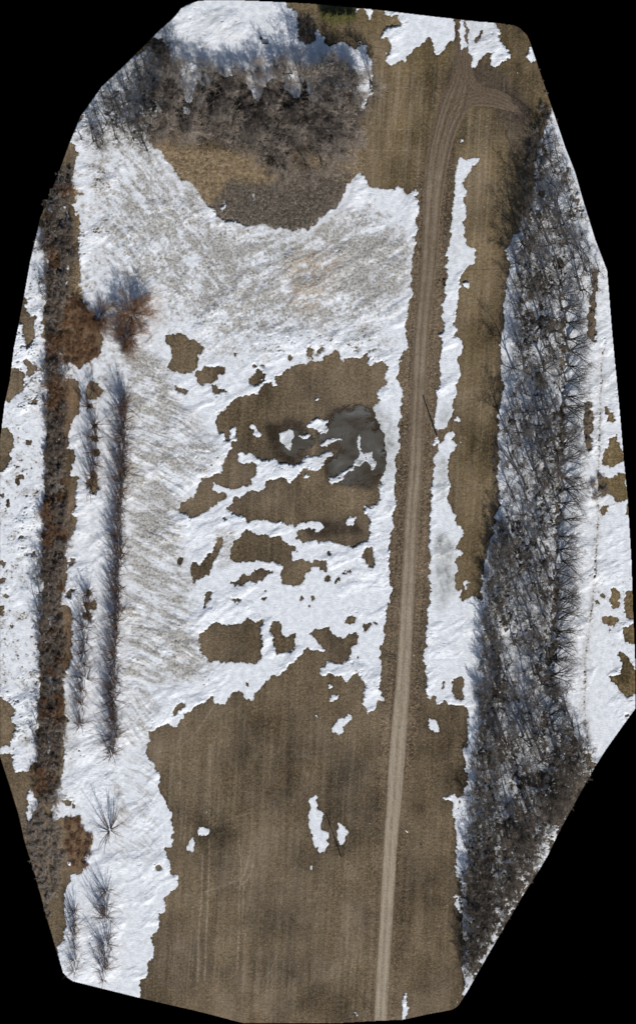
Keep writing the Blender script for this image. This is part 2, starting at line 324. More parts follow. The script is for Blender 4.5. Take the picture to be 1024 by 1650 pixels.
for x, y, r in [(41,666,3),(45,714,5),(55,648,3),(58,642,3),(29,776,6),(36,768,4),(44,761,3),(25,752,4),(4,796,4),(13,809,5),(22,797,3),(32,866,4),(53,891,4),(40,891,3),(3,936,6),(1,983,7),(20,1010,4),(32,998,3),(1,907,6),(8,960,3),
    (289,904,7),(560,921,6),(546,931,5),(529,889,4),(360,836,4),(398,1103,3),(392,1100,2),(501,965,4),(498,978,4),(484,963,3),
    (154,706,7),(143,655,5),(152,686,5),(154,728,6),(148,778,9),(150,768,8),(152,785,7),(115,904,6),(110,958,5),(117,952,4),(141,955,6),(142,976,7),(150,974,6),(140,992,8),(152,630,14),(146,622,8),
    (503,578,3),(515,563,4),(466,575,5),(409,590,4),(423,588,3),(379,574,4),(427,953,3),(434,951,2),(426,964,4),(120,1390,5),
    (110,1293,5),(119,1300,4),(103,1290,3),(640,1010,0.1),(855,905,0.1),(720,1130,2),(565,993,4),(602,1004,4),(562,1046,3),(577,1058,4),(550,1061,3),(568,1067,3),(570,1090,5),(575,1100,5),(583,1105,4),(970,958,4),(960,972,4)]:
    blob(SN, x, y, r, 0)
for s in [ # snow lying on the brown islands
 '339,787 341,777 373,789 399,784 411,767 414,752 411,746 385,745 386,733 400,732 414,737 425,742 445,741 455,749 475,748 488,742 494,735 505,733 520,727 537,725 540,731 525,740 518,752 510,760 500,757 490,752 485,757 475,770 466,776 460,768 450,766 440,775 430,770 425,785 415,788 405,787 395,797 385,802 376,800 370,812 364,826 350,830 330,837 312,844 300,838 312,834 347,817 364,802 366,796 350,793',
 '369,702 376,689 385,697 376,710 369,710', '401,683 408,685 414,695 423,702 416,705 405,691', '452,697 463,690 473,692 473,708 464,724 452,714', '489,685 508,674 528,679 520,685 520,697 508,691 495,690', '484,700 498,700 497,709 486,708', '514,717 522,705 550,706 556,711 530,714 518,719', '348,698 360,700 363,708 352,708',
 '553,761 576,740 576,702 581,702 583,732 600,724 604,755 600,757 588,743 570,755 538,779 528,776', '474,854 484,841 517,838 518,848 511,857 499,848 478,856', '556,840 576,830 569,846', '585,815 600,820 613,849 597,846 594,828', '489,766 497,764 498,771 490,772', '501,681 530,690 525,697 510,690', '528,770 545,768 545,775 530,776',
 '548,577 552,577 551,588 548,588', '505,642 512,642 510,647', '390,692 396,700',
 '534,1170 544,1160 564,1151 567,1154 556,1167 547,1182 536,1176', '531,1116 540,1120 548,1118 535,1132', '509,1147 512,1150 512,1156 509,1156', '499,1286 509,1286 510,1296 506,1308 518,1305 519,1334 528,1348 522,1370 513,1371 504,1355 499,1340 498,1310', '545,1323 557,1331 557,1349 551,1361 545,1361 544,1340', '501,1396 504,1396 504,1406 501,1406',
 '298,1364 310,1350 314,1350 313,1364 306,1374', '319,1340 329,1330 339,1333 335,1343 319,1347', '345,1334 353,1332 349,1338', '532,1098 538,1103 530,1110', '288,1517 291,1518 289,1521', '573,1631 575,1631 575,1642 573,1642', '502,1392 504,1393 503,1399',
 '307,148 311,150 310,160 306,156', '318,152 326,154 330,160 320,164', '408,140 412,150 418,150 414,158 407,158', '462,138 475,130 484,150 480,157 464,150', '510,145 518,148 520,160 510,163', '571,180 578,182 574,186 570,185', '275,196 282,197 278,202', '296,172 306,175 302,186 296,184', '322,145 328,140', '512,132 518,138 512,140', '505,168 510,172 506,176',
 '355,326 362,330 360,336 354,333', '404,310 412,320 408,324', '98,288 105,296 100,302', '122,310 129,312 128,320 121,318', '102,435 108,440 106,446 101,444', '96,356 103,355 108,362 98,364']:
    p = pts(s)
    if len(p) > 2: raster(p, SN, 1)

wpx = 6.5 * fbm(XX / 10, YY / 10, 1, 4, .6) + 3.2 * fbm(XX / 2.7, YY / 2.7, 4, 2, .7)
wpy = 6.5 * fbm(XX / 10, YY / 10, 7, 4, .6) + 3.2 * fbm(XX / 2.7, YY / 2.7, 10, 2, .7)
grain = gauss(_rs.randn(PH, PW).astype(np.float32), .6); grain /= grain.std()
def warp(A, k=1.0): return A[np.clip(np.rint(YY + k * wpy), 0, PH - 1).astype(np.int32), np.clip(np.rint(XX + k * wpx), 0, PW - 1).astype(np.int32)]
Sb = gauss(warp(SN), 1.5)
amp = np.full((PH, PW), .42, np.float32)
Z_RAG = np.zeros((PH, PW), np.float32)
for s, a in [('118,235 165,240 190,300 180,470 128,480 118,400', .62), ('76,480 50,380 0,700 0,1220 70,1240 72,900', .75), ('480,670 560,700 560,740 490,745', .5), ('75,585 128,580 135,615 80,620', .6), ('565,1085 620,1080 615,1150 580,1140', .5), ('940,560 960,560 960,1240 936,1240 935,1000', .3), ('100,1270 150,1270 150,1420 100,1420', .5), ('330,960 480,1000 600,960 600,1060 500,1010', .35), ('960,930 1024,930 1024,1130 970,1130', .55), ('570,290 620,310 650,360 600,370', .25), ('400,545 600,520 620,600 460,600', .5), ('340,850 400,850 380,900 340,900', .6)]:
    raster(pts(s), Z_RAG, a)
Z_RAG = gauss(Z_RAG, 6)
n_mid = fbm(XX / 7, YY / 6, 0, 3, .6); n_fine = fbm(XX / 3, YY / 2.6, 3, 2, .7); n_big = fbm(XX / 26, YY / 22, 6, 3)
SF = Sb + amp * (.65 * n_mid + .6 * n_fine)
SF -= Z_RAG * np.clip(n_mid * 1.4 + n_fine * .8 + .0, 0, 1) * 1.15
# leaf litter and dark floor showing through inside the woods
WOOD = np.zeros((PH, PW), np.float32)
E_WOOD = pts('885,190 905,235 930,310 955,380 968,440 955,560 950,700 950,850 940,950 930,1050 915,1120 938,1200 968,1238 925,1330 885,1400 818,1510 765,1605 748,1500 752,1400 760,1280 772,1150 780,1000 790,900 808,830 812,700 822,620 828,520 830,440 845,360 856,300 866,240')
T_WOOD = pts('258,128 285,108 318,122 345,108 372,126 405,104 436,122 452,100 480,118 510,96 540,92 575,112 604,146 598,170 572,192 590,225 552,236 560,262 528,262 505,284 478,262 455,286 425,272 405,240 372,252 350,222 318,232 300,208 262,215 240,240 236,205 215,190 238,165')
NW_WOOD = pts('135,192 168,142 210,104 250,62 274,42 272,110 262,150 250,190 238,228 215,240 190,225 150,235 128,225')
raster(E_WOOD, WOOD, 1); raster(NW_WOOD, WOOD, 1)
WOODs = gauss(WOOD, 5)
bnd = np.interp(YY, [150, 420, 480, 1100, 1180, 1250, 1650], [930, 945, 910, 900, 925, 970, 970]).astype(np.float32)
WOODs = WOODs * sstep(8, -8, XX - bnd)
zone_soft = np.zeros((PH, PW), np.float32); raster(pts('120,240 600,240 640,700 640,1120 300,1160 100,1280 60,1240 0,1220 0,450 60,360'), zone_soft, 1); raster(pts('960,420 1024,420 1024,1200 950,1240 960,800'), zone_soft, 1); zone_soft = gauss(zone_soft, 10)
wood_n = fbm(XX / 5.5, YY / 7, 9, 4, .8) + .5 * fbm(XX / 30, YY / 45, 2, 2) + .45 * sstep(1150, 1400, YY + .6 * (XX - 850)) * (XX > 700)
SF -= WOODs * np.clip(wood_n * 2.0 - .12, 0, 1) * 1.3
# brushy line at the right of the wood
fl = smooth_line([(973,550),(968,579),(966,638),(964,697),(963,752),(962,820),(960,870),(958,898),(955,957),(950,989),(945,1030),(941,1074),(940,1118),(940,1150),(944,1182),(947,1211),(952,1241)])
Df, _, _ = linedist(fl)
SF -= sstep(3.0, .8, Df + 1.4 * n_mid) * (.34 + .7 * n_fine + .4 * n_mid)
spk = np.clip(n_big * 1.6 - .35, 0, 1) * zone_soft
SF -= spk * np.clip(n_fine * 2.2 - .7, 0, 1) * 1.2
SF += .15 * grain * np.exp(-((SF - .5) / .32) ** 2)
SF[~inside] = -1

# ------------------------------------------------------------------ road
road_line = smooth_line([(612,1660,10.5),(614,1600,10.5),(620,1500,10.5),(629,1350,11),(634,1290,12),(638,1230,13),(643,1160,12.5),(648,1100,11.5),(653,1000,11),(659,900,11),(663,825,11),(668,760,11),(671,700,11.5),(677,560,11.5),(684,480,12),(690,420,12.5),(695,340,14),(700,285,16),(707,240,18),(716,205,19),(730,165,22),(741,130,16),(745,90,11),(746,60,9),(746,20,9)])
br_line = smooth_line([(716,222,6),(726,190,13),(742,168,14),(766,156,14),(792,157,14),(815,165,12),(838,180,7)])
br2 = smooth_line([(745,95,8),(755,130,11),(776,150,10),(802,158,8)])
D, SGN, HW = linedist(road_line, 60); Db, SGb, HWb = linedist(br_line, 40); Dc, SGc, HWc = linedist(br2, 30)
wob = fbm(XX / 12, YY / 12, 4, 2) * 1.2
Rf = np.maximum(np.maximum(1 - (D + wob) / HW, 1 - (Db + wob) / HWb), 1 - (Dc + wob) / HWc) - sstep(808, 850, XX + 14 * n_mid) * .95
R = .5 + Rf * 2.0
u = SGN / HW
strip0 = fbm(u * 5, YY / 140, 3, 3, .7)
north = sstep(1280, 500, YY)                     # darker, damper gravel towards the north
rut = (.42 * np.exp(-((u - .45) / .2) ** 2) + .42 * np.exp(-((u + .38) / .27) ** 2) + .28 + .35 * n_fine + .5 * n_big * north + .35 * strip0) * (1 - .55 * north)
rut = rut + (1 - north) * .42 * sstep(1.1, .9, np.abs(u)) - (1 - north) * .3 * np.exp(-((u - .03) / .14) ** 2) * (.5 + strip0)
rut = rut * sstep(1.05, .85, np.abs(u)) * sstep(0, 40, YY - 120)
mt = np.zeros_like(D)
for DD, SS, HH in ((D, SGN, HW), (Db, SGb, HWb), (Dc, SGc, HWc)):
    for off in (-.75, -.35, .1, .5, .8):
        mt = np.maximum(mt, np.exp(-((SS / HH - off) / .07) ** 2) * (DD < HH))
mudt = mt * sstep(330, 200, YY) * .7 + sstep(300, 150, YY) * .38 + .9 * north * np.exp(-((u - .12 + .06 * n_big) / .10) ** 2) * (.6 + .6 * strip0) + .8 * north * np.exp(-((u + .8) / .10) ** 2) + .6 * north * np.exp(-((u - .85) / .10) ** 2)
mudt = np.clip(mudt + .25 * n_mid * north, 0, 1)
# verges of rough dry grass either side
EDG_L = smooth_line([(603,1650),(600,1500),(605,1380),(606,1250),(608,1140),(613,1045),(626,966),(629,850),(633,779),(640,680),(645,600),(652,510),(664,413),(670,350),(674,300),(690,240)])
verge = sstep(36, 26, D) * (1 - sstep(1180, 1300, YY) * .55) * sstep(200, 330, YY)

# ------------------------------------------------------------------ other ground cover factors
def zone(s, soft, val=1.0):
    a = np.zeros((PH, PW), np.float32)
    for q in s if isinstance(s, list) else [s]: raster(pts(q), a, val)
    return gauss(a, soft)
olive = zone('455,-20 900,-20 900,240 860,420 735,434 735,250 700,250 690,310 590,306 575,240 600,150 590,80 480,60', 10) * (.62 + .5 * fbm(XX / 40, YY / 40, 8, 3))
olive = np.clip(olive + .9 * zone('805,430 735,434 735,700 735,960 775,960 800,700', 8) * (.6 + .3 * n_big), 0, 1)
olive = np.clip(olive + zone('970,640 1024,640 1024,1200 980,1200', 4), 0, 1)
mow = np.clip(fbm((XX + .07 * YY) / 3.2, YY / 160, 5, 3, .6) * 2.6 + .1, 0, 1)
tan = zone('240,222 262,228 285,240 330,245 400,245 430,262 450,290 410,300 370,292 350,325 330,332 300,292 268,258', 4)
tan = np.clip(tan * (1.0 + .5 * n_mid) + .75 * zone('470,240 545,262 570,230 580,280 560,300 520,280 470,270', 6), 0, 1)
tan = np.maximum(tan, zone('125,250 118,300 128,340 128,420 118,480 128,500 136,470 133,240', 3) * .6)
reed = zone('370,290 440,295 470,272 560,276 572,285 550,320 500,375 440,372 350,350 335,335', 5)
rust = zone(['78,470 128,480 160,530 165,560 150,585 75,590 80,500', '118,1310 150,1350 140,1400 110,1410 105,1330', '215,470 255,480 235,515 200,525', '110,620 130,640 125,690 112,700 100,820 116,850 103,700', '118,1000 110,1080 95,1080 98,980 112,980'], 6) * .7
twz = zone(' '.join('%g,%g' % (p[0], p[1] + (14 if p[1] < 125 else 0)) for p in T_WOOD), 5)
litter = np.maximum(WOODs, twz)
lean_core = zone('898,480 908,480 914,560 909,700 905,850 899,960 893,1040 884,1110 874,1110 882,1000 891,850 897,700', 3)
SF -= lean_core * (.5 + 1.2 * n_mid)
hedge_poly = '95,270 116,270 110,340 114,420 102,470 98,590 98,720 103,850 95,960 97,1080 95,1200 85,1300 64,1260 68,1150 71,950 76,700 79,470 70,360'
hz = zone(hedge_poly, 4); litter = np.maximum(litter, hz); SF += np.clip(hz, 0, 1) * np.clip(fbm(XX / 9, YY / 12, 4, 3, .6) * 4 - .9, 0, 1.4) * inside * (XX < 125); litter = np.maximum(litter, zone('30,1290 80,1330 85,1400 75,1480 40,1370', 6) * .7)
litter = np.maximum(litter, .8 * zone('480,20 510,25 508,60 480,68', 3)); litter = np.clip(litter, 0, 1)
wet = zone(['540,655 600,655 625,700 620,760 600,790 540,780 510,740 510,690', '425,680 450,685 490,680 500,700 500,750 470,748 440,735', '548,757 575,735 600,752 607,778 570,785', '480,840 530,838 575,845 590,858 540,862 500,870', '455,672 500,680 480,690 455,690', '520,850 560,832 575,845 555,860'], 4)
wet = np.clip(wet * (1.15 + .6 * n_mid), 0, 1)
mud = np.clip(zone('735,30 760,90 805,110 850,160 845,200 800,150 770,160 735,180 700,300 690,300 712,200', 8) * .85 + .8 * zone('800,150 850,170 856,210 832,350 828,250 800,190', 7), 0, 1)  # mud at the bend; wood-edge zone also has tree shade painted into the colour
vergeA = np.clip(verge, 0, 1)
mark = np.zeros((PH, PW), np.float32)
for ln, wd, a in [([(337,1352),(335,1440),(332,1500),(329,1580)],1.3,1), ([(326,1375),(324,1450),(320,1500),(318,1580)],1.3,1), ([(384,1350),(388,1400),(385,1440),(384,1500),(382,1560)],1.2,.8), ([(392,1420),(390,1500)],1.2,.7), ([(400,1380),(392,1410),(375,1420),(330,1437)],1.6,.8), ([(408,1390),(397,1418),(380,1430)],1.4,.8), ([(384,1350),(372,1420)],1,.5), ([(444,1540),(436,1565)],1,.7), ([(280,1540),(276,1600)],1,.6), ([(318,1500),(318,1525)],3.5,.55),
    ([(338,1200),(337,1350)],2.2,.5), ([(250,1213),(300,1195),(350,1130)],1,.5), ([(340,1330),(400,1310),(410,1309)],1,.6), ([(350,1345),(395,1325)],1,.6), ([(394,1140),(392,1220)],1,.5), ([(290,1180),(290,1320)],1.2,.5),
    ([(640,140),(680,142),(705,152),(716,165)],.9,.7), ([(660,120),(640,180),(625,240)],1,.5), ([(675,130),(660,190),(650,260)],1.6,.4), ([(640,130),(630,200)],1.2,.4), ([(600,208),(685,208)],.8,.6), ([(590,242),(680,242)],.8,.5), ([(700,150),(695,160),(705,178)],.9,.6), ([(760,190),(745,205),(742,230)],1,.5), ([(772,180),(770,240)],1,.6), ([(784,200),(780,270)],1.2,.6), ([(800,190),(796,330)],1,.4), ([(763,400),(770,420)],1,.3), ([(810,120),(812,160)],1,.5), ([(738,434),(815,434)],.9,.15), ([(780,195),(800,196)],.8,.5), ([(640,165),(620,225)],1,.5)]:
    d, _, _ = linedist(smooth_line(ln), 14); mark = np.maximum(mark, a * np.exp(-(d / wd) ** 2) * (.55 + .6 * (n_fine > -.1)))
mark = np.maximum(mark, .5 * mow * zone('590,110 715,110 690,300 590,300', 8)); mark = np.maximum(mark, .3 * mow * zone('250,1200 600,1150 600,1640 250,1600', 12) * (n_big > -.1))
mark = np.maximum(mark, .5 * mow * zone('740,180 830,170 810,420 750,420', 8))
furrow = .45 * np.exp(-(np.abs(D - 14.5) / 1.7) ** 2) * sstep(1300, 1150, YY) * (.5 + .5 * (n_mid > 0)); furrow = np.maximum(furrow, .55 * np.exp(-(np.abs(D - 26 - 2 * n_mid) / 2.2) ** 2) * (u < 0) * (n_fine > -.3) * sstep(1200, 1000, YY) * (YY > 330))
for ln, wd, a in [([(738,434),(815,432)],1.0,.7), ([(738,90),(745,118),(765,140),(800,146),(835,160),(852,175)],1.6,.8), ([(770,172),(800,172),(825,182),(842,200)],2.2,.7), ([(790,158),(825,165),(850,185)],1.5,.7), ([(715,150),(722,130),(728,100)],1.5,.5), ([(745,1500),(746,1590)],4,.8), ([(655,1500),(655,1530)],4,.5), ([(659,1478),(652,1528)],3,.5), ([(803,600),(800,700),(800,820),(790,900)],1.6,.5)]:
    d, _, _ = linedist(smooth_line(ln), 20); furrow = np.maximum(furrow, a * np.exp(-(d / wd) ** 2))
dark_patch = gauss(np.maximum(np.maximum(0, 0), np.zeros((PH, PW), np.float32)), 1) if False else None
near_road = sstep(0, 12, D - HW) * sstep(0, 8, Db - HWb) * sstep(0, 8, Dc - HWc)
reliefG = (.05 * n_mid + .04 * n_fine + .10 * tan * aniso(14, 3.5, 25, 2) + .08 * reed * n_fine + .06 * vergeA * n_fine + .06 * litter * n_mid - .15 * (furrow > .3) * furrow) * near_road
ZG = reliefG - .04
patches = fbm(XX / 70, YY / 90, 12, 4, .65); strip = fbm((XX + .05 * YY) / 4.5, YY / 120, 14, 3, .6)
tanflow = aniso(16, 3.2, 22, 2, 4)
mark = np.maximum(mark, .35 * mow * zone('735,440 810,440 790,960 735,960', 6) * (n_big > 0))
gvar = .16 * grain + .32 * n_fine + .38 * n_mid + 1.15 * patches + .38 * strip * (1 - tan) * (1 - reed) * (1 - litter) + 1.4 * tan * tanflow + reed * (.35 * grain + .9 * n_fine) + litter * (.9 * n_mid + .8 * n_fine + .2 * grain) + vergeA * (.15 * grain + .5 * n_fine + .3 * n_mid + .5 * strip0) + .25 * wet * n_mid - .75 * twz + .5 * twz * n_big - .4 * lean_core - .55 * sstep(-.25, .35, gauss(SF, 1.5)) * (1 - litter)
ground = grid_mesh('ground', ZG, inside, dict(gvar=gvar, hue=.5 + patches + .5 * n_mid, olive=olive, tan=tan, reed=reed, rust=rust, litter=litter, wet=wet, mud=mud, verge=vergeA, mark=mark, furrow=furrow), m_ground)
tag(ground, kind='structure')
# earth under the surveyed sheet
Vb = [(wx(x), wy(y), -.2) for x, y in OUT] + [(wx(x), wy(y), -3.0) for x, y in OUT]; k_ = len(OUT)
under = link_mesh('terrain', Vb, [(i, i + k_, (i + 1) % k_ + k_, (i + 1) % k_) for i in range(k_)] + [list(range(k_, 2 * k_))], m_ground); tag(under, kind='structure')

ZR = np.clip((R - .5) * .35, -.12, .05) + .012 * n_fine - .02 * rut + .0
rut = rut + .05 * grain
road = grid_mesh('gravel_road', ZR, inside & (R > .32), dict(rut=np.clip(rut, 0, 1), mudtrack=mudt), m_road); tag(road, kind='structure')

# pond of meltwater
PD = np.zeros((PH, PW), np.float32)
for s in ['545,660 560,655 585,657 597,665 600,680 612,690 620,710 627,735 618,765 608,775 590,785 565,780 545,772 530,765 520,752 528,740 545,735 555,722 540,714 520,710 508,700 520,690 530,678', '455,690 480,688 500,700 512,712 500,730 480,735 462,728 450,712']: raster(pts(s), PD, 1)
PF = gauss(warp(PD, 2.2), 5) - .06 + .5 * n_mid + .75 * n_big + .2 * n_fine + .12 * grain
PF = np.where(gauss(PD, 5) > .15, PF, 0)
pond = grid_mesh('meltwater_pond', np.clip((PF - .5) * .3, -.12, .03) + .03, inside & (PF > .3), dict(deep=sstep(.5, .8, PF)), m_pond); tag(pond, kind='structure')

# snow sheet
dirt = np.zeros((PH, PW), np.float32)
mid_band = zone('150,240 240,235 300,300 340,350 500,375 560,330 600,340 665,390 660,470 600,500 540,520 450,520 380,530 300,500 250,460 200,440 160,420', 16)
midflow = np.where(XX < 380, aniso(26, 5, 50, 13, 4), aniso(26, 5, -30, 13, 4))
dirt += mid_band * (.57 + .45 * n_big + .35 * n_mid + .5 * n_fine + .11 * grain + .75 * midflow)
dirt += zone('230,440 420,500 640,480 650,560 560,560 380,590 270,560', 14) * (.20 + .35 * n_mid + .4 * n_fine + .3 * n_big)
dirt += zone('540,360 590,370 640,390 662,400 660,465 600,480 560,475 530,450', 9) * (.36 + .15 * n_mid)
dirt += zone('300,300 320,290 350,380 400,430 430,480 400,500 340,440 310,370', 9) * (.22 + .3 * n_mid)
slope = zone('200,560 260,580 300,660 345,700 350,740 310,780 285,830 300,900 310,960 320,1040 350,1075 300,1090 250,1110 205,1110', 10)
ang_streak = .50 * aniso(75, 9, 25, 3, 3) + .50 * aniso(48, 4.2, 22, 7, 3) + .28 * aniso(22, 2.2, 20, 9, 2)
dirt += slope * (.59 + 1.25 * ang_streak + .45 * n_big + .35 * n_mid + .25 * n_fine + .05 * grain)
dirt += zone('200,1110 250,1110 250,1380 190,1400 180,1300', 10) * (.18 + .9 * aniso(30, 4, 38, 3) + .3 * n_big)
dirt += zone('240,1040 320,1040 330,1085 270,1110', 7) * (.25 + .4 * n_mid)
dirt += zone('100,1120 125,1120 122,1240 105,1240', 5) * .3 + zone('345,850 380,850 375,910 350,920', 4) * .5
dirt += zone('130,480 128,900 195,900 195,600', 12) * (.08 + .3 * n_mid) + zone('150,100 270,50 245,230 130,235', 10) * (.3 + .4 * n_mid + .4 * n_fine)
dirt += zone('595,320 650,330 650,365 600,360', 8) * np.clip(n_mid, 0, 1) * .8
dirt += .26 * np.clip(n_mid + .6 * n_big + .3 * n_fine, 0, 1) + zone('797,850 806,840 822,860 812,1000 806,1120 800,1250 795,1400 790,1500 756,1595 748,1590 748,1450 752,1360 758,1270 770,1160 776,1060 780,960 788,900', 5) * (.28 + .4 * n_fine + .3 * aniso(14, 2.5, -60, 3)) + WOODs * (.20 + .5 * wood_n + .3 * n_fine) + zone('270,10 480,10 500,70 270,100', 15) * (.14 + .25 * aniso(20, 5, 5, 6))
dirt += zone('120,430 250,430 260,600 200,640 120,620', 10) * (.2 + .4 * n_mid) + zone('0,600 70,600 70,1230 0,1230', 10) * np.clip(n_big * .5 + .3 * n_mid, 0, 1)
dirt += np.exp(-(np.abs(Df) / 8) ** 2) * (.35 + .4 * n_mid) * (YY > 560)
dirt += 0 ; dirt += zone('570,560 640,560 640,900 600,900', 8) * np.clip(n_mid - .1, 0, 1) * .7
dirt = np.clip(dirt + sstep(.95, .55, SF) * .42 * (.7 + n_fine), 0, 1)
slush = zone(['595,655 610,652 640,690 640,720 632,770 615,770 612,735 600,690', '715,655 727,652 725,680 712,688 706,676'], 6) * (.75 + .5 * n_mid)
slush += zone(['703,850 735,880 733,950 725,965 705,990 697,940 698,880', '702,730 720,740 716,800 704,810'], 5) * (.75 + .5 * aniso(18, 5, 75, 4))
slush += zone('752,30 800,40 800,80 752,80', 5) * .45 * (.6 + .5 * aniso(30, 4, 90, 4)) + zone('725,340 745,340 742,400 724,440', 4) * .4 * (.7 + n_mid)
slush += zone('500,690 600,690 608,770 528,785 505,730', 6) * (.45 + .5 * n_mid) + zone('455,690 476,690 476,726 455,726', 3) * .4
slush = np.clip(slush, 0, 1)
straw = np.clip(zone('470,410 540,390 545,440 520,500 480,510 460,450', 12) * (.50 + .6 * n_mid + .5 * n_fine + .5 * midflow) + zone('235,470 262,460 265,520 240,530', 6) * .35 + .5 * zone('560,310 500,375 470,400 540,380', 8) * np.clip(aniso(30, 4, -35, 2) + .3, 0, 1)
    + zone('120,250 170,250 160,470 125,470', 8) * np.clip(n_mid + .1, 0, 1) * .5, 0, 1)
thick = sstep(.45, .9, SF)
relS = .11 * aniso(16, 4.5, -30, 1, 4) * (1 - .7 * slope) + .035 * n_fine + .34 * slope * ang_streak + .10 * mid_band * midflow + .06 * n_mid + .9 * fbm(XX / 42, YY / 42, 11, 2) + .40 * aniso(50, 14, -30, 9, 2)
relS = relS * thick
ZS = np.clip((SF - .5) * .35, -.2, .10) + relS * 1.0 + .03
ZS = np.where(SF > .5, np.maximum(ZS, .02 + .04 * np.clip((SF - .5) * 2, 0, 1)), ZS) + .02
K = SF > .46
Kd = K.copy(); Kd[1:] |= K[:-1]; Kd[:-1] |= K[1:]; Kd[:, 1:] |= K[:, :-1]; Kd[:, :-1] |= K[:, 1:]
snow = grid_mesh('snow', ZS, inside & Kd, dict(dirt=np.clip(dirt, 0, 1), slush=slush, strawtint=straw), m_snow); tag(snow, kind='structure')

# ------------------------------------------------------------------ dry stems standing in the grass (nobody could count them)
def in_poly(poly, x, y):
    r = False; n_ = len(poly)
    for i in range(n_):
        ax, ay = poly[i]; bx, by = poly[(i + 1) % n_]
        if (ay > y) != (by > y) and x < (bx - ax) * (y - ay) / (by - ay) + ax: r = not r
    return r
def blades(name, dens, count, hgt, wid, mat, lean, seed, label):
    rs = np.random.RandomState(seed); p = (np.clip(dens, 0, None) * inside).ravel().astype(np.float64); p /= p.sum()
    ix = rs.choice(len(p), count, p=p); x = (ix % PW) + rs.rand(count); y = (ix // PW) + rs.rand(count)
    X = (x - PW / 2) * MPP; Y = (PH / 2 - y) * MPP; z = ZG.ravel()[ix] - .02
    a = rs.rand(count) * 6.283; h = hgt * (.5 + rs.rand(count)); l = lean * (.3 + rs.rand(count)); la = rs.randn(count) * .9 + 2.0
    dx = np.cos(a) * wid; dy = np.sin(a) * wid
    V = np.empty((count, 3, 3), np.float32)
    V[:, 0] = np.stack([X - dx, Y - dy, z], 1); V[:, 1] = np.stack([X + dx, Y + dy, z], 1); V[:, 2] = np.stack([X + np.cos(la) * l, Y + np.sin(la) * l, z + h], 1)
    me = bpy.data.meshes.new(name); me.vertices.add(count * 3); me.loops.add(count * 3); me.polygons.add(count)
    me.vertices.foreach_set('co', V.ravel()); me.loops.foreach_set('vertex_index', np.arange(count * 3, dtype=np.int32)); me.polygons.foreach_set('loop_start', np.arange(0, count * 3, 3, dtype=np.int32))
    me.update(calc_edges=True); me.materials.append(mat); o = bpy.data.objects.new(name, me); C.objects.link(o)
    tag(o, label, 'dry grass', kind='stuff'); return o
bare = (SF < .5).astype(np.float32)
blades('dry_grass', (tan * 1.0 + .02 * vergeA * (R < .4)) * bare, 22000, .45, .07, M['straw'], .8, 3, 'flattened pale tan dry grass south of the upper wood')
blades('reeds', np.clip(reed - .1, 0, 1) * bare, 16000, .7, .06, M['straw_grey'], .8, 4, 'grey brown standing reeds below the upper wood')
blades('verge_grass', .999 * vergeA * (R < .35) * bare * sstep(1250, 1100, YY), 15000, .30, .035, M['straw_grey'], .4, 5, 'rough brown dry grass on both verges of the gravel road')
blades('weed_stems', np.clip(dirt, 0, 1) ** 1.5 * (SF > .5) * (mid_band + .3 * slope), 26000, .45, .035, M['straw_grey'], .45, 6, 'thin dead weed stems poking through the grey dirty snow')

# ------------------------------------------------------------------ trees: growth of bare branches
class Acc:
    def __init__(s): s.V = []; s.F = []
    def tube(s, P, Rr, sides):
        d = P[-1] - P[0]; d = d / (np.linalg.norm(d) + 1e-9)
        a = np.array([0, 0, 1.0]) if abs(d[2]) < .9 else np.array([1.0, 0, 0])
        e1 = np.cross(d, a); e1 /= np.linalg.norm(e1); e2 = np.cross(d, e1); b0 = len(s.V)
        cs = [(math.cos(2 * math.pi * k / sides), math.sin(2 * math.pi * k / sides)) for k in range(sides)]
        for p, r in zip(P, Rr):
            for c_, s_ in cs: s.V.append(p + (e1 * c_ + e2 * s_) * r)
        for i in range(len(P) - 1):
            for k in range(sides):
                k2 = (k + 1) % sides; s.F.append((b0 + i * sides + k, b0 + i * sides + k2, b0 + (i + 1) * sides + k2, b0 + (i + 1) * sides + k))
def rot_about(d, ang, rng, az=None):
    a = np.array([0, 0, 1.0]) if abs(d[2]) < .95 else np.array([1.0, 0, 0])
    e1 = np.cross(d, a); e1 /= np.linalg.norm(e1); e2 = np.cross(d, e1); t = rng.random() * 6.283 if az is None else az
    return d * math.cos(ang) + (e1 * math.cos(t) + e2 * math.sin(t)) * math.sin(ang)
def grow(acc, rng, p, d, L, r, lv, spec):
    k = spec['seg'][lv]; P = [p]; dd = d.copy(); wobble = spec['wob'][lv]
    for i in range(k):
        dd = dd + np.array([rng.gauss(0, wobble), rng.gauss(0, wobble), rng.gauss(0, wobble) + spec['up'][lv]]); dd /= np.linalg.norm(dd)
        P.append(P[-1] + dd * L / k)
    P = np.array(P); Rr = [r * (1 - .75 * i / k) for i in range(k + 1)]
    (acc[0] if lv <= spec['split'] else acc[1]).tube(P, Rr, spec['sides'][lv])
    if lv + 1 < len(spec['n']) + 1 and lv < len(spec['n']):
        for j in range(spec['n'][lv]):
            t = spec['t0'][lv] + (1 - spec['t0'][lv]) * (j + rng.random()) / spec['n'][lv]; t = min(t, .99)
            f = t * k; i = int(f); q = P[i] + (P[i + 1] - P[i]) * (f - i)
            bd = (P[i + 1] - P[i]); bd = bd / np.linalg.norm(bd)
            nd = rot_about(bd, spec['ang'][lv] * (.7 + .6 * rng.random()), rng)
            grow(acc, rng, q, nd, L * spec['len'][lv] * (1.15 - .55 * t) * (.75 + .5 * rng.random()), max(r * (1 - .75 * t) * spec['rr'][lv], spec['rmin']), lv + 1, spec)

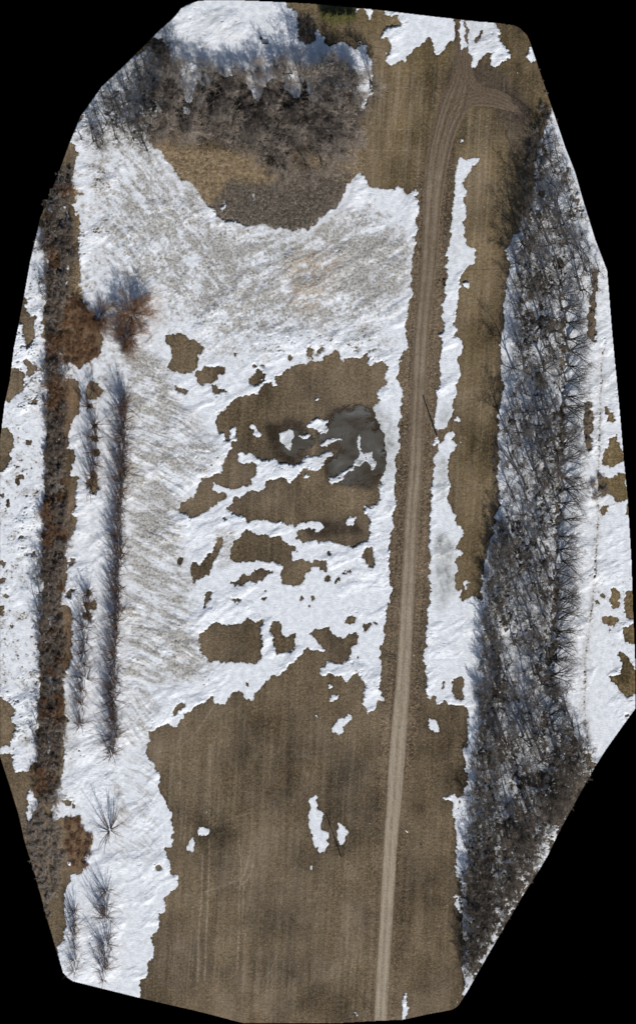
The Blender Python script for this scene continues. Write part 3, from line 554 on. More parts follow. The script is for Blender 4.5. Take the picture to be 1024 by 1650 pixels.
SPEC_WOOD = dict(seg=[5, 5, 4, 2, 1], wob=[.05, .14, .18, .2, .2], up=[.02, .07, .06, .05, .03], n=[7, 7, 6, 3], t0=[.35, .2, .15, .15], ang=[.85, .8, .8, .6], len=[.62, .5, .52, .8], rr=[.62, .55, .5, .6], rmin=.019, split=1, sides=[6, 4, 3, 3, 3])
def proto(kind, seed):
    rng = random.Random(seed); acc = [Acc(), Acc()]
    if kind == 'wood':
        H = 8.2 + rng.random() * 2; s = dict(SPEC_WOOD)
        d = np.array([rng.gauss(0, .09), rng.gauss(0, .09), 1]); d /= np.linalg.norm(d)
        grow(acc, rng, np.array([0, 0, -.2]), d, H, .32, 0, s)
    elif kind == 'copse':
        s = dict(SPEC_WOOD, n=[8, 7, 5, 2], ang=[.8, .75, .75, .6], len=[.66, .55, .55, .9], rr=[.6, .6, .6, .7], rmin=.026)
        for q in range(rng.choice([1, 2])):
            d = np.array([rng.gauss(0, .15), rng.gauss(0, .15), 1]); d /= np.linalg.norm(d)
            grow(acc, rng, np.array([rng.gauss(0, .3), rng.gauss(0, .3), -.2]), d, 7.6 + rng.random() * 1.4, .2, 0, s)
    elif kind == 'leaner':                                     # edge tree with its crown reaching to the open side (+x)
        s = dict(SPEC_WOOD, n=[7, 6, 4], seg=[5, 4, 3, 2], t0=[.3, .25, .2], up=[0, .03, .03, .02], wob=[.08, .15, .2, .2], ang=[.55, .6, .6], len=[.5, .55, .7], split=1, rmin=.02)
        acc[0].tube(np.array([[0, 0, -.2], [.1, 0, 1.6], [.35, 0, 3.4]]), [.42, .38, .32], 6)
        for q in range(4):
            az = -.75 + 1.5 * (q + rng.random()) / 4; el = .35 + rng.random() * .5
            d = np.array([math.cos(az) * math.cos(el), math.sin(az) * math.cos(el), math.sin(el)])
            grow(acc, rng, np.array([.25, 0, 2.4 + rng.random()]), d, 7.2 + rng.random() * 2.2, .21, 0, s)
        for q in range(2):
            d = np.array([rng.gauss(-.2, .2), rng.gauss(0, .3), 1]); d /= np.linalg.norm(d)
            grow(acc, rng, np.array([.3, 0, 3.2]), d, 5.5, .14, 0, s)
    elif kind == 'row':
        s = dict(seg=[4, 3, 1], wob=[.06, .1, .1], up=[.02, .06, .03], n=[7, 3], t0=[.2, .2], ang=[.42, .4], len=[.34, .6], rr=[.5, .6], rmin=.017, split=0, sides=[4, 3, 3])
        for q in range(18):
            az = rng.random() * 6.283; el = 1.45 - abs(rng.gauss(0, .42)); el = max(el, .35)
            d = np.array([math.cos(az) * math.cos(el), math.sin(az) * math.cos(el), math.sin(el)])
            L = 8.6 * (.55 + .5 * rng.random()) * (.5 + .5 * math.sin(el))
            grow(acc, rng, np.array([math.cos(az) * .25, math.sin(az) * .25, -.1]), d, L, .085, 0, s)
    elif kind == 'hedge':
        s = dict(seg=[3, 2, 2, 1], wob=[.12, .2, .2, .2], up=[.05, .04, .02, 0], n=[7, 6, 3], t0=[.2, .15, .1], ang=[.6, .8, .8], len=[.45, .55, .6], rr=[.5, .6, .7], rmin=.03, split=0, sides=[4, 3, 3, 3])
        for q in range(16):
            az = rng.random() * 6.283; el = .45 + rng.random() * .95
            d = np.array([math.cos(az) * math.cos(el), math.sin(az) * math.cos(el), math.sin(el)])
            grow(acc, rng, np.array([rng.gauss(0, .4), rng.gauss(0, .4), -.1]), d, 2.6 + 1.2 * rng.random(), .05, 0, s)
    elif kind == 'sapling':
        s = dict(seg=[4, 3, 2, 1], wob=[.05, .1, .15, .2], up=[.03, .06, .04, 0], n=[9, 6, 3], t0=[.2, .2, .15], ang=[.6, .6, .6], len=[.4, .5, .55], rr=[.5, .6, .7], rmin=.03, split=0, sides=[4, 3, 3, 3])
        for q in range(3):
            d = np.array([rng.gauss(0, .18), rng.gauss(0, .18), 1]); d /= np.linalg.norm(d)
            grow(acc, rng, np.array([rng.gauss(0, .3), rng.gauss(0, .3), -.1]), d, 5.2 + rng.random(), .07, 0, s)
    elif kind == 'willow':
        s = dict(seg=[5, 3, 2, 1], wob=[.07, .12, .15, .15], up=[.0, .03, .03, 0], n=[10, 6, 3], t0=[.12, .1, .1], ang=[.5, .55, .6], len=[.5, .6, .7], rr=[.5, .6, .7], rmin=.026, split=0, sides=[5, 3, 3, 3])
        for q in range(22):
            az = rng.random() * 6.283; el = .25 + 1.1 * rng.random() ** .8
            d = np.array([math.cos(az) * math.cos(el), math.sin(az) * math.cos(el), math.sin(el)])
            grow(acc, rng, np.array([math.cos(az) * .5, math.sin(az) * .5, -.1]), d, 6.8 * (.7 + .4 * rng.random()), .13, 0, s)
    return acc
def me_from(acc, name, mat):
    me = bpy.data.meshes.new(name); V = np.array(acc.V, np.float32); F = np.array(acc.F, np.int32)
    me.vertices.add(len(V)); me.loops.add(F.size); me.polygons.add(len(F))
    me.vertices.foreach_set('co', V.ravel()); me.loops.foreach_set('vertex_index', F.ravel()); me.polygons.foreach_set('loop_start', np.arange(0, F.size, 4, dtype=np.int32))
    me.update(calc_edges=True); me.shade_smooth(); me.materials.append(mat)
    return me, float(np.percentile(np.hypot(V[:, 0], V[:, 1]), 96))
PRO = {}
def protos(kind, nvar, seed, trunk_m, crown_m, tn, cn):
    L = []
    for i in range(nvar):
        a = proto(kind, seed + i * 31)
        m1, _ = me_from(a[0], tn, M[trunk_m]); m2, r = me_from(a[1], cn, M[crown_m]); L.append((m1, m2, r))
    PRO[kind + crown_m] = (L, tn, cn)
    return kind + crown_m
K_WOOD = protos('wood', 7, 11, 'bark', 'twig', 'trunk', 'crown')
K_COPSE = protos('copse', 6, 500, 'bark', 'twig_brown', 'trunk', 'crown')
K_LEAN = protos('leaner', 5, 900, 'bark', 'twig', 'trunk', 'crown')
K_ROW = protos('row', 6, 1300, 'bark_dark', 'twig_red', 'stems', 'twigs')
K_HEDGE = protos('hedge', 5, 1700, 'bark_dark', 'twig_dark', 'stems', 'twigs')
K_RUST = protos('hedge', 3, 2500, 'bark_dark', 'twig_rust', 'stems', 'twigs')
K_PALE = protos('hedge', 3, 2700, 'bark', 'twig_brown', 'stems', 'twigs')
K_SAP = protos('sapling', 5, 2100, 'bark', 'twig', 'stem', 'twigs')
K_WIL = protos('willow', 2, 3100, 'bark_dark', 'twig_rust', 'stems', 'twigs')

rngP = random.Random(99)
def place(name, kindk, x, y, sc, group, cat, rz=None, var=None, zs=1.0):
    L, tn, cn = PRO[kindk]; v_ = rngP.randrange(len(L)) if var is None else var % len(L)
    e = empty(name, wx(x), wy(y), 0, rngP.random() * 6.283 if rz is None else rz, (sc, sc, sc * zs))
    for me, nm in ((L[v_][0], tn), (L[v_][1], cn)):
        o = bpy.data.objects.new(nm, me); C.objects.link(o); o.parent = e
    tag(e, None, cat, group); e['_r'] = L[v_][2] * sc / MPP; return dict(o=e, x=x, y=y, r=L[v_][2] * sc / MPP)
OE = [(OUT[i], OUT[(i + 1) % len(OUT)]) for i in range(len(OUT))]
def edge_dist(x, y):
    best = 1e9
    for (ax, ay), (bx, by) in OE:
        dx, dy = bx - ax, by - ay; t = max(0, min(1, ((x - ax) * dx + (y - ay) * dy) / (dx * dx + dy * dy + 1e-9)))
        best = min(best, math.hypot(x - ax - t * dx, y - ay - t * dy))
    return best
def fit(kindk, sc, x, y, tol=2.0):           # keep a crown inside the surveyed land
    L = PRO[kindk][0]; r = max(q[2] for q in L) / MPP; ed = edge_dist(x, y) + tol
    return min(sc, ed / r)
def poisson(poly, dist, seed, n_try=6000, existing=()):
    rg = random.Random(seed); xs = [p[0] for p in poly]; ys = [p[1] for p in poly]; out = []
    for _ in range(n_try):
        x = rg.uniform(min(xs), max(xs)); y = rg.uniform(min(ys), max(ys))
        if not in_poly(poly, x, y) or not in_poly(OUT, x, y) or edge_dist(x, y) < 4: continue
        if all((x - a) ** 2 + (y - b_) ** 2 > dist * dist for a, b_ in out) and all((x - q[0]) ** 2 + (y - q[1]) ** 2 > (dist * .8) ** 2 for q in existing): out.append((x, y))
    return out

ORD = ['first', 'second', 'third', 'fourth', 'fifth', 'sixth', 'seventh', 'eighth', 'ninth', 'tenth', 'eleventh', 'twelfth', 'thirteenth', 'fourteenth', 'fifteenth', 'sixteenth', 'seventeenth', 'eighteenth', 'nineteenth', 'twentieth', 'twenty-first', 'twenty-second', 'twenty-third', 'twenty-fourth', 'twenty-fifth', 'twenty-sixth', 'twenty-seventh', 'twenty-eighth', 'twenty-ninth', 'thirtieth']
def label_cells(items, base, where_fn):
    cells = {}
    for it in items: cells.setdefault(where_fn(it), []).append(it)
    for wh, L in cells.items():
        L.sort(key=lambda q: q['y'])
        for i, it in enumerate(L):
            if len(L) == 1: it['o']['label'] = 'only %s %s' % (base, wh)
            elif i == 0: it['o']['label'] = 'topmost %s %s' % (base, wh)
            elif i == len(L) - 1: it['o']['label'] = 'lowest %s %s' % (base, wh)
            else: it['o']['label'] = '%s, %s from top %s' % (base, ORD[i], wh)
def nearest(marks, v_): return min(marks, key=lambda m: abs(m[0] - v_))[1]
R_MARK = [(230, 'level with the road fork'), (285, 'level with the snow tip'), (345, 'above the snow corner'), (415, 'level with the dark field seam'), (480, 'below the field seam'), (545, 'level with the round dark bush'), (600, 'level with the thin snow edge'), (655, 'level with the pole shadow'), (705, 'level with the upright pole'), (755, 'level with the meltwater pond'), (805, 'level with the field bushes'), (855, 'level with the snow scallops'), (905, 'level with the grey slush'), (955, 'level with the field end'), (1005, 'level with the small right islands'), (1055, 'level with the snow block'), (1105, 'level with the oval snow hole'), (1155, 'level with the squiggle snow'), (1210, 'level with the snow spur'), (1270, 'above the snow fork'), (1325, 'level with the snow fork'), (1380, 'level with the second pole'), (1440, 'level with the last snow sliver'), (1510, 'near the bottom corner'), (1580, 'at the bottom tip')]

# --- east wood
lean_pts = [(903,478),(906,498),(912,520),(914,545),(913,566),(915,590),(912,612),(912,636),(908,655),(905,675),(907,700),(906,720),(908,742),(905,768),(907,790),(903,812),(905,838),(903,862),(902,884),(903,905),(899,926),(898,946),(897,966),(899,984),(896,1000),(893,1018),(893,1036),(886,1062),(884,1090),(878,1118),(884,1150),(890,1180),(898,1205),(900,1235),(884,1262),(872,1290)]
items = []
for x, y in lean_pts:
    items.append(place('leaning_bare_tree', K_LEAN, x + rngP.uniform(-3, 3), y + rngP.uniform(-3, 3), fit(K_LEAN, rngP.uniform(.8, 1.05), x + 12, y, 16), 'bare trees on the right edge of the right-hand wood', 'tree', rz=rngP.uniform(-.35, .35)))
label_cells(items, 'bare tree leaning right', lambda it: 'on wood edge ' + nearest(R_MARK, it['y']))
SAPZ = pts('797,850 806,840 822,860 812,1000 806,1120 800,1250 795,1400 790,1500 756,1595 748,1590 748,1450 752,1360 758,1270 770,1160 776,1060 780,960 788,900')
sap = poisson(SAPZ, 10.2, 5, 5000)
sap = sorted(sap, key=lambda p: p[1])
items = [place('bare_sapling', K_SAP, x, y, fit(K_SAP, rngP.uniform(.8, 1.2), x, y), 'thin bare saplings along the left side of the right-hand wood', 'sapling') for x, y in sap]
print('saplings', len(items))
label_cells(items, 'grey sapling', lambda it: ('in the fringe ' if it['x'] < 778 - (it['y'] - 1200) * .03 else 'just inside the fringe ') + nearest(R_MARK, it['y']))
ex = list(lean_pts) + sap
inner = poisson(E_WOOD, 17.0, 8, 12000, ex)
items = [place('bare_tree', K_WOOD, x, y, fit(K_WOOD, rngP.uniform(.8, 1.15) * (1 + .95 * float(n_big[int(y), int(x)])), x, y, 5), 'tall bare trees inside the right-hand wood', 'tree') for x, y in inner if not (470 < y < 1140 and x > np.interp(y, [480, 1100], [903, 893]))]
print('wood trees', len(items))
cz = poisson(pts('948,1232 925,1270 900,1318 870,1372 842,1420 815,1468 786,1520 756,1580 750,1560 772,1500 800,1450 825,1405 850,1360 880,1300 905,1250 930,1215'), 12, 77, 4000)
it3 = [place('bare_sapling', K_SAP, x, y, fit(K_SAP, rngP.uniform(.8, 1.3), x, y, 4), 'thin bare saplings along the lower right cut edge', 'sapling') for x, y in cz]
label_cells(it3, 'grey sapling', lambda it: 'by the cut edge ' + nearest(R_MARK, it['y']))
def colname(it):
    t = it['x'] - np.interp(it['y'], [200, 450, 700, 900, 1100, 1300, 1500, 1600], [868, 830, 812, 795, 783, 762, 750, 748])
    return 'on wood\'s left side ' if t < 38 else 'mid-wood ' if t < 80 else 'in wood\'s right half '
label_cells(items, 'bare grey tree', lambda it: colname(it) + nearest(R_MARK, it['y']))

# --- top wood, north-west wood
tw = poisson(T_WOOD, 19.5, 21, 6000)
items = [place('bare_copse_tree', K_COPSE, x, y, fit(K_COPSE, rngP.choice([.6, .75, .95, 1.15, 1.5]) * (1 + .4 * float(n_big[int(y), int(x)])), x, y), 'brown bare trees of the upper wood', 'tree') for x, y in tw]
nr = [(276 + i * 23 + rngP.uniform(-7, 7), 112 + rngP.uniform(-9, 7) + (10 if 330 < 276 + i * 23 < 420 else 0) + (14 if i > 12 else 0)) for i in range(14)]
items += [place('bare_copse_tree', K_COPSE, x, y, rngP.uniform(.8, 1.15), 'brown bare trees of the upper wood', 'tree', zs=.65) for x, y in nr]
print('copse', len(items))
label_cells(items, 'brown bare tree', lambda it: 'in upper wood, ' + nearest([(275, 'at its left end'), (310, 'near its left snow specks'), (350, 'left of centre'), (390, 'left of the dark metal objects'), (430, 'below the dark metal objects'), (470, 'right of centre'), (510, 'below the dark shrub'), (550, 'near its right end'), (592, 'at its right end')], it['x']))
nw = poisson(NW_WOOD, 15.5, 22, 4000)
items = [place('bare_tree', K_WOOD, x, y, fit(K_WOOD, rngP.uniform(.7, 1.0), x, y), 'grey bare trees in the upper left corner', 'tree') for x, y in nw] + [place('bare_tree', K_WOOD, 238, 243, .95, 'grey bare trees in the upper left corner', 'tree'), place('bare_tree', K_WOOD, 158, 238, .7, 'grey bare trees in the upper left corner', 'tree')]
label_cells(items, 'grey bare tree', lambda it: 'in the upper left corner, ' + ('by the cut edge' if it['x'] < 180 else 'midway to the brown wood' if it['x'] < 220 else 'against the brown wood'))

# --- planted rows on the left
def along(line, step):
    L = smooth_line(line); out = []; acc_ = 0; out.append(L[0])
    for a, b_ in zip(L[:-1], L[1:]):
        d = math.hypot(b_[0] - a[0], b_[1] - a[1]); 
        while acc_ + d >= step:
            t = (step - acc_) / d; a = (a[0] + (b_[0] - a[0]) * t, a[1] + (b_[1] - a[1]) * t); out.append(a); d = math.hypot(b_[0] - a[0], b_[1] - a[1]); acc_ = 0
        acc_ += d
    return out
row1 = along([(200,640),(198,700),(195,760),(193,830),(192,890),(188,950),(187,1010),(183,1070),(183,1130),(181,1190),(181,1222)], 12.5)
items = [place('row_shrub', K_ROW, x + rngP.uniform(-1.5, 1.5), y, rngP.uniform(.9, 1.35), 'bushy shrubs of the long planted row on the left', 'shrub') for x, y in row1]
L_MARK = [(640, 'at its upper end'), (700, 'beside the brown clumps'), (770, 'by the short row\'s end'), (840, 'beside the dark bank'), (910, 'near the round brown tuft'), (970, 'by the lower short row'), (1040, 'mid lower short row'), (1110, 'by the two tan boulders'), (1165, 'below the boulders'), (1215, 'at its lower end')]
label_cells(items, 'reddish shrub', lambda it: 'in long left row, ' + nearest(L_MARK, it['y']))
def small_row(P, base, where, grp, kk=K_ROW, s0=.95, s1=1.25):
    its = [place('row_shrub', kk, x, y, fit(kk, rngP.uniform(s0, s1), x, y), grp, 'shrub') for x, y in P]
    label_cells(its, base, lambda it: where)
small_row([(150,628),(143,655),(152,684),(154,706),(153,728),(150,748),(150,768),(148,782)], 'thin shrub', 'in the short row beside the brown bank', 'shrubs of the upper short row')
small_row([(141,955),(142,975),(140,992),(137,1012),(136,1032),(135,1052),(135,1073),(136,1093),(133,1112),(132,1134),(130,1168)], 'dark shrub', 'in the lower short row left of the long row', 'shrubs of the lower short row')
small_row([(171,1435),(170,1460),(170,1478),(170,1520),(169,1540),(168,1562),(167,1580)], 'spreading shrub', 'in the right row at the bottom left corner', 'shrubs of the right-hand bottom row', K_ROW, 1.0, 1.3)
small_row([(119,1470),(120,1488),(120,1508),(119,1527),(121,1547),(120,1565)], 'small dark shrub', 'in the left row at the bottom left corner', 'shrubs of the left-hand bottom row', K_ROW, .7, .95)
q = place('row_shrub', K_ROW, 177, 1337, 1.5, None, 'shrub'); q['o']['label'] = 'lone reddish shrub standing on the snow between the two left rows'
if 'group' in q['o']: del q['o']['group']

# --- rust willows
wl = [(203,545,.95,'multi-stemmed dark willow with roots spread on snow at the head of the long row'), (212,505,1.3,'widest rust-orange willow standing above the long left row'), (158,512,.9,'smaller rust willow between the orange thicket and the widest willow')]
for i, (x, y, s, lb) in enumerate(wl):
    q = place('willow', K_WIL, x, y, s, 'rust willows at the head of the left row', 'willow', var=i); q['o']['label'] = lb
th = poisson(pts('82,480 126,480 150,515 160,550 148,580 80,588 84,520'), 12.5, 31, 2000)
items = [place('thicket_shrub', K_RUST, x, y, rngP.uniform(.55, .75), 'orange thicket left of the willows', 'shrub', zs=.5) for x, y in th]
label_cells(items, 'low orange shrub', lambda it: 'in the thicket, ' + ('its left third' if it['x'] < 105 else 'its middle third' if it['x'] < 130 else 'its right third'))
th2 = poisson(pts('112,1320 128,1318 148,1352 138,1395 118,1400 108,1350'), 12, 32, 1500)
items = [place('thicket_shrub', K_RUST, x, y, rngP.uniform(.4, .6), 'orange brown bushes near the bottom left', 'shrub', zs=.6) for x, y in th2]
label_cells(items, 'orange brown bush', lambda it: 'in the lower left clump, ' + ('left side' if it['x'] < 125 else 'right side'))

# --- dark hedgerow on the left
hp = poisson(pts('97,280 116,275 108,340 112,420 100,470 98,590 100,620 104,720 106,850 98,960 100,1080 98,1200 88,1300 66,1290 62,1240 66,1150 70,1050 74,900 78,700 80,470 70,360'), 12.5, 41, 9000)
items = [place('hedge_shrub', rngP.choice([K_HEDGE, K_HEDGE, K_PALE, K_RUST]), x, y, fit(K_HEDGE, rngP.choice([.55, .7, .85, 1.0, 1.25]), x, y, 3), 'tangled shrubs of the left hedgerow', 'shrub') for x, y in hp]
print('hedge', len(items))
ht = [(64,955,.75),(62,985,.8),(66,1005,.6),(68,905,.6),(60,1165,.6),(64,1140,.6),(66,470,.5),(64,450,.5),(66,930,.6),(60,1190,.55),(86,1105,.6),(72,1060,.6),(90,345,.6),(95,400,.55)]
it2 = [place('hedge_tree', K_WOOD, x, y, s_, 'grey bare trees spilling out of the left hedgerow', 'tree') for x, y, s_ in ht]
label_cells(it2, 'grey spreading tree', lambda it: 'on the outer side of the left hedgerow')
H_MARK = [(300, 'at its upper end'), (370, 'by the tan grass strip'), (440, 'above the orange thicket'), (510, 'beside the orange thicket'), (580, 'below the orange thicket'), (640, 'by the first short-row shrub'), (700, 'beside the brown clumps'), (770, 'by the lowest brown clump'), (840, 'at the bulging bank'), (900, 'by the round brown tuft'), (955, 'by the three dark tufts'), (1010, 'beside the lower brown bank'), (1070, 'just above the boulders'), (1130, 'just below the boulders'), (1190, 'by the far left brown patch'), (1250, 'by the far left snow end'), (1300, 'by the slim snow sliver')]
label_cells(items, 'tangled shrub', lambda it: 'in the hedgerow, ' + nearest(H_MARK, it['y']) + (', outer side' if it['x'] < np.interp(it['y'], [280, 480, 1000, 1300], [100, 90, 85, 78]) else ', inner side'))
lp = poisson(pts('42,1335 60,1300 95,1330 100,1380 92,1440 80,1480 66,1440 50,1380'), 13, 43, 3000)
items = [place('brush_shrub', K_PALE, x, y, fit(K_PALE, rngP.uniform(.6, .85), x, y), 'grey brown brush at the lower left edge', 'shrub', zs=.7) for x, y in lp]
label_cells(items, 'grey brown bush', lambda it: 'at the lower left edge, ' + ('nearest the cut' if it['x'] < 66 else 'away from the cut'))

# --- brush right of the wood and field edge bushes
def bushes(P, kk, nm, grp, base, where, s0, s1, zs=.8):
    its = [place(nm, kk, x, y, fit(kk, rngP.uniform(s0, s1), x, y), grp, 'bush', zs=zs) for x, y in P]
    label_cells(its, base, lambda it: where)
bushes([(953,440),(957,460),(953,485),(955,505),(951,528)], K_PALE, 'fence_bush', 'brown bushes in the right strip', 'brown bush', 'in the upper brown strip right of the wood', .35, .5)
bushes([(946,655),(948,672),(946,690),(946,710)], K_PALE, 'fence_bush', 'brown bushes in the lower strip', 'brown bush', 'in the lower brown strip right of the wood', .35, .5)
bushes([(967,770),(973,790),(958,800),(955,780)], K_PALE, 'fence_bush', 'brown brush beside the right islands', 'loose brown bush', 'beside the large right field patch', .45, .65)
bushes([(797,722),(794,742),(798,760),(799,782),(801,800)], K_HEDGE, 'field_bush', 'dark bushes on the field edge', 'dark low bush', 'on the field edge, below the pole', .35, .5, .6)
bushes([(852,262),(848,290),(852,320),(862,215),(856,240),(845,345)], K_PALE, 'edge_bush', 'brown bushes at the upper right wood corner', 'brown bush', 'along the field edge at the wood\'s upper corner', .7, .95)
bushes([(878,150),(872,175),(868,200),(880,190),(874,130),(868,112)], K_PALE, 'edge_bush', 'brown bushes by the upper right cut', 'brown bush', 'beside the upper right cut edge', .45, .65)
bushes([(492,42),(500,55),(492,58),(498,36)], K_HEDGE, 'yard_shrub', 'dark shrubs in the yard above the upper wood', 'dark reddish shrub', 'beside the olive yard above the upper wood', .45, .6)

# ------------------------------------------------------------------ conifers
def conifer(x, y, h, r, seed, lb):
    rg = random.Random(seed); e = empty('conifer', wx(x), wy(y)); tag(e, lb, 'conifer', 'green conifers on the top edge')
    a = Acc(); a.tube(np.array([[0, 0, -.1], [0, 0, h * .5], [0, 0, h * .97]]), [.16, .1, .03], 6)
    link_mesh('trunk', a.V, a.F, M['bark'], e)
    V = []; F = []
    for i in range(4200):
        t = rg.random() ** .8; zz = h * (.08 + .92 * t); rad = r * (1 - t) ** .8 * (.3 + .75 * rg.random()); az = rg.random() * 6.283
        rad *= 1 + .25 * math.sin(az * 5 + seed + t * 9)
        cx, cy = math.cos(az) * rad, math.sin(az) * rad; d = np.array([math.cos(az), math.sin(az), -.25 + rg.gauss(0, .25)]) * (.28 + .2 * rg.random())
        s_ = np.array([-math.sin(az), math.cos(az), rg.gauss(0, .3)]) * .07; p = np.array([cx, cy, zz]); b0 = len(V)
        V += [p - s_, p + s_, p + d]; F.append((b0, b0 + 1, b0 + 2))
    link_mesh('foliage', V, F, M['needle'], e)
conifer(527, 23, 5.5, 2.7, 1, 'leftmost dark green conifer on the cut top edge beside the olive yard')
conifer(539, 26, 5.0, 3.1, 2, 'middle green conifer on the cut top edge, lowest in the photo')
conifer(552, 25, 4.6, 3.0, 3, 'yellowish green conifer right of the middle one on the top edge')
conifer(564, 25, 3.6, 2.2, 4, 'rightmost and smallest conifer, next to the tiny snow sliver')

# ------------------------------------------------------------------ hard objects
def bev(o, wd=.02):
    m = o.modifiers.new('bevel', 'BEVEL'); m.width = wd; m.segments = 2; return o
def box(V, F, c, s, rz=0):
    b0 = len(V); ca, sa = math.cos(rz), math.sin(rz)
    for dz in (-1, 1):
        for dx, dy in ((-1, -1), (1, -1), (1, 1), (-1, 1)):
            x, y = dx * s[0] / 2, dy * s[1] / 2; V.append((c[0] + x * ca - y * sa, c[1] + x * sa + y * ca, c[2] + dz * s[2] / 2))
    for f in ((0, 3, 2, 1), (4, 5, 6, 7), (0, 1, 5, 4), (1, 2, 6, 5), (2, 3, 7, 6), (3, 0, 4, 7)): F.append(tuple(b0 + i for i in f))
def pole(x, y, h, r, lb, tilt=(0, 0)):
    e = empty('wooden_pole', wx(x), wy(y), 0); tag(e, lb, 'pole', 'bare wooden poles'); e.rotation_euler = (tilt[0], tilt[1], 0)
    a = Acc(); zz = [-.3, 0, h * .3, h * .65, h - .12]; a.tube(np.array([[0, 0, z] for z in zz]), [r * 1.12, r * 1.08, r, r * .88, r * .78], 12); link_mesh('shaft', a.V, a.F, M['bark'], e, smooth=True)
    a = Acc(); a.tube(np.array([[0, 0, h - .12], [0, 0, h - .03], [0, 0, h]]), [r * .92, r * .9, r * .2], 12); link_mesh('cap', a.V, a.F, M['iron'], e)
    V = []; F = []; box(V, F, (r * .9, 0, h - .5), (.12, .1, .3)); bev(link_mesh('bracket', V, F, M['iron'], e))
    for k in range(2):
        V = []; F = []; box(V, F, (0, 0, h * .25 + k * 1.2), (r * 2.25, r * 2.25, .06)); link_mesh('band', V, F, M['iron'], e)
pole(702.5, 700, 11.2, .25, 'tall dark pole casting a long thin shadow across the gravel road verge')
pole(549, 1380, 12.4, .18, 'slim pole beside the small snow patch in the lower brown field')

def lathe(prof, sides=24):
    V = []; F = []
    for r, z in prof:
        for k in range(sides): V.append((r * math.cos(6.28318 * k / sides), r * math.sin(6.28318 * k / sides), z))
    for i in range(len(prof) - 1):
        for k in range(sides): k2 = (k + 1) % sides; F.append((i * sides + k, i * sides + k2, (i + 1) * sides + k2, (i + 1) * sides + k))
    return V, F
e = empty('well_ring', wx(579.3), wy(69.8), 0); tag(e, 'round pale concrete ring with a dark opening on the olive yard', 'well')
V, F = lathe([(.64, -.1), (.64, .32), (.62, .35), (.40, .35), (.38, .32), (.38, -.1)]); link_mesh('rim', V, F, M['concrete'], e, smooth=False)
V, F = lathe([(.39, .02), (.2, .03), (.01, .03)]); link_mesh('lid', V, F, M['iron'], e)

# dark seat-like frame and drop-shaped post on the snow
e = empty('garden_bench', wx(427), wy(70), .12); tag(e, 'dark narrow bench on the snow above the upper wood', 'bench')
V = []; F = []; box(V, F, (0, 0, .45), (2.1, .42, .06)); bev(link_mesh('seat', V, F, M['bark_dark'], e), .015)
V = []; F = []; box(V, F, (0, .26, .75), (2.1, .07, .42)); bev(link_mesh('backrest', V, F, M['bark_dark'], e), .015)
for sx in (-1, 1):
    V = []; F = []; box(V, F, (sx * .9, 0, .21), (.09, .4, .42)); bev(link_mesh('leg', V, F, M['iron'], e), .01)
e = empty('fire_pit_stove', wx(420.5), wy(62), .1); tag(e, 'black teardrop-shaped garden stove with chimney on the snow beside the bench', 'stove')
V, F = lathe([(.01, 0), (.42, .02), (.50, .25), (.47, .55), (.3, .85), (.14, 1.05)], 20); link_mesh('bowl', V, F, M['iron'], e, smooth=True)
V, F = lathe([(.13, 1.04), (.11, 1.9), (.10, 2.5)], 14); link_mesh('chimney', V, F, M['iron'], e, smooth=True)
V, F = lathe([(.18, 2.48), (.16, 2.56), (.01, 2.66)], 14); link_mesh('cowl', V, F, M['iron'], e)

def boulder(x, y, s, seed, lb, cat='boulder', mat='stone', nm='boulder', grp=None):
    import bmesh
    bm = bmesh.new(); bmesh.ops.create_icosphere(bm, subdivisions=3, radius=1); rg = random.Random(seed)
    off = [np.array([rg.gauss(0, 1) for _ in range(3)]) for _ in range(7)]
    for v_ in bm.verts:
        p = np.array(v_.co); k = 1 + sum(.07 * math.sin(3.1 * float(p @ o_)) for o_ in off)
        v_.co = Vector((p[0] * k * s[0], p[1] * k * s[1], max(p[2] * k, -.35) * s[2]))
    me = bpy.data.meshes.new(nm); bm.to_mesh(me); bm.free(); me.materials.append(M[mat]); o = bpy.data.objects.new(nm, me); C.objects.link(o)
    o.location = (wx(x), wy(y), .15); o.rotation_euler = (0, 0, rg.random() * 3); tag(o, lb, cat, grp)
boulder(93, 1089, (1.3, .95, .8), 1, 'larger tan boulder below the brown bank, left of its smaller neighbour', grp='tan boulders')
boulder(102.5, 1086, (.65, .85, .6), 2, 'smaller tan boulder right of the larger one, against the snow', grp='tan boulders')
boulder(716, 459.5, (.5, .35, .55), 3, 'dark rock on the left edge of the roadside snow strip', mat='iron', cat='rock', nm='rock', grp='dark roadside rocks')
boulder(714.5, 451.5, (.45, .3, .4), 4, 'upper small dark rock on the road verge beside the snow', mat='iron', cat='rock', nm='rock', grp='dark roadside rocks')
boulder(707.5, 452, (.28, .2, .3), 5, 'smallest dark rock, left of the upper one on the verge', mat='iron', cat='rock', nm='rock', grp='dark roadside rocks')
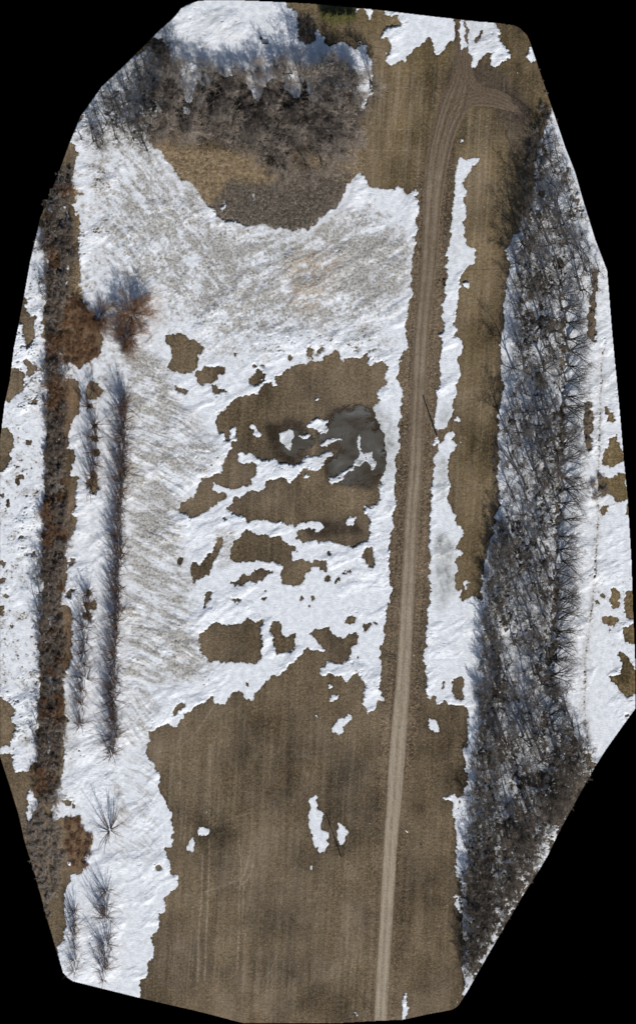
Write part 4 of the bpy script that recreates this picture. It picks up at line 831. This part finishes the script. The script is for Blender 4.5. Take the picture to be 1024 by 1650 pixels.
# round bushes of clipped dark look seen as dark discs in the wood corner
def ball_bush(x, y, r, seed, lb):
    e = empty('round_evergreen_bush', wx(x), wy(y)); tag(e, lb, 'bush', 'round dark bushes in the wood corner'); rg = random.Random(seed)
    a = Acc(); a.tube(np.array([[0, 0, 0], [0, 0, r]]), [.08, .05], 5); link_mesh('stem', a.V, a.F, M['bark_dark'], e)
    V = []; F = []
    for i in range(1500):
        d = np.array([rg.gauss(0, 1), rg.gauss(0, 1), rg.gauss(0, 1)]); d /= np.linalg.norm(d); p = d * r * (.7 + .35 * rg.random()) + np.array([0, 0, r * 1.1])
        s1 = np.cross(d, [rg.gauss(0, 1), rg.gauss(0, 1), rg.gauss(0, 1)]); s1 = s1 / (np.linalg.norm(s1) + 1e-6) * .08; b0 = len(V)
        V += [p - s1, p + s1, p + d * .2 + s1 * .3]; F.append((b0, b0 + 1, b0 + 2))
    link_mesh('foliage', V, F, M['needle'], e)
ball_bush(868, 348, .85, 1, 'lower round dark bush on the snow in the wood\'s upper right corner')
ball_bush(872, 313, 1.0, 2, 'upper round dark bush among bare trees in the wood\'s upper corner')

# fallen logs, dead branch, pale stone
def log(x0, y0, x1, y1, r, z, mat, lb, grp=None, nm='fallen_log'):
    cx, cy = (wx(x0) + wx(x1)) / 2, (wy(y0) + wy(y1)) / 2; L = math.hypot(x1 - x0, y1 - y0) * MPP; e = empty(nm, cx, cy, z, math.atan2(-(y1 - y0), x1 - x0)); tag(e, lb, 'log', grp)
    a = Acc(); a.tube(np.array([[-L / 2, 0, 0], [-L / 6, .06, .02], [L / 6, -.04, .03], [L / 2, .05, 0]]), [r, r * .95, r * .85, r * .7], 10); link_mesh('bole', a.V, a.F, M[mat], e, smooth=True)
    for s_ in (-1, 1):
        V, F = lathe([(r * (.98 if s_ < 0 else .7), 0), (r * .05, 0)], 10); o = link_mesh('cut_end', [(s_ * (L / 2 + .004), p[0] + (.05 if s_ > 0 else 0), p[1]) for p in V], F, M['wood'], e)
    for k in range(2):
        a = Acc(); a.tube(np.array([[0, 0, r * .7], [.25, (-1) ** k * .35, r + .15]]), [r * .3, r * .1], 6); link_mesh('branch_stub', [(p[0] + (k - .5) * L * .4, p[1], p[2]) for p in a.V], a.F, M[mat], e)
log(552, 179, 561, 186, .22, 1.6, 'plastic', 'pale barkless log near the right end of the upper wood')
log(286, 222, 318, 205, .12, .8, 'wood', 'long thin grey log on the lower left fringe of the upper wood')
log(250, 212, 275, 203, .15, .3, 'bark_dark', 'dark fallen log on brown ground left of the upper wood')
log(805, 722, 842, 772, .22, 1.5, 'bark', 'long curved trunk fallen across snow beside the field-edge bushes')
log(842, 772, 847, 792, .16, 1.0, 'wood', 'pale end of broken trunk lying below the long fallen trunk')
e = empty('dead_branch', wx(678), wy(1361), .05); tag(e, 'small dark dead branch on the brown field right of the road', 'branch')
a = Acc(); a.tube(np.array([[0, 0, 0], [.15, -.6, .1], [.6, -1.4, .05]]), [.1, .07, .03], 6); link_mesh('stem', a.V, a.F, M['iron'], e)
for az in (.6, 2.2, 3.4):
    a = Acc(); a.tube(np.array([[0, 0, .05], [math.cos(az) * .5, math.sin(az) * .4, .3]]), [.09, .03], 6); link_mesh('twig', a.V, a.F, M['iron'], e)
boulder(654.5, 1339.5, (.62, .2, .22), 9, 'small pale elongated stone on the field just right of the gravel road', mat='plastic', cat='stone', nm='pale_stone')
bpy.data.objects['pale_stone'].rotation_euler = (0, 0, math.radians(-45))
for o in bpy.data.objects:
    if '_r' in o: del o['_r']
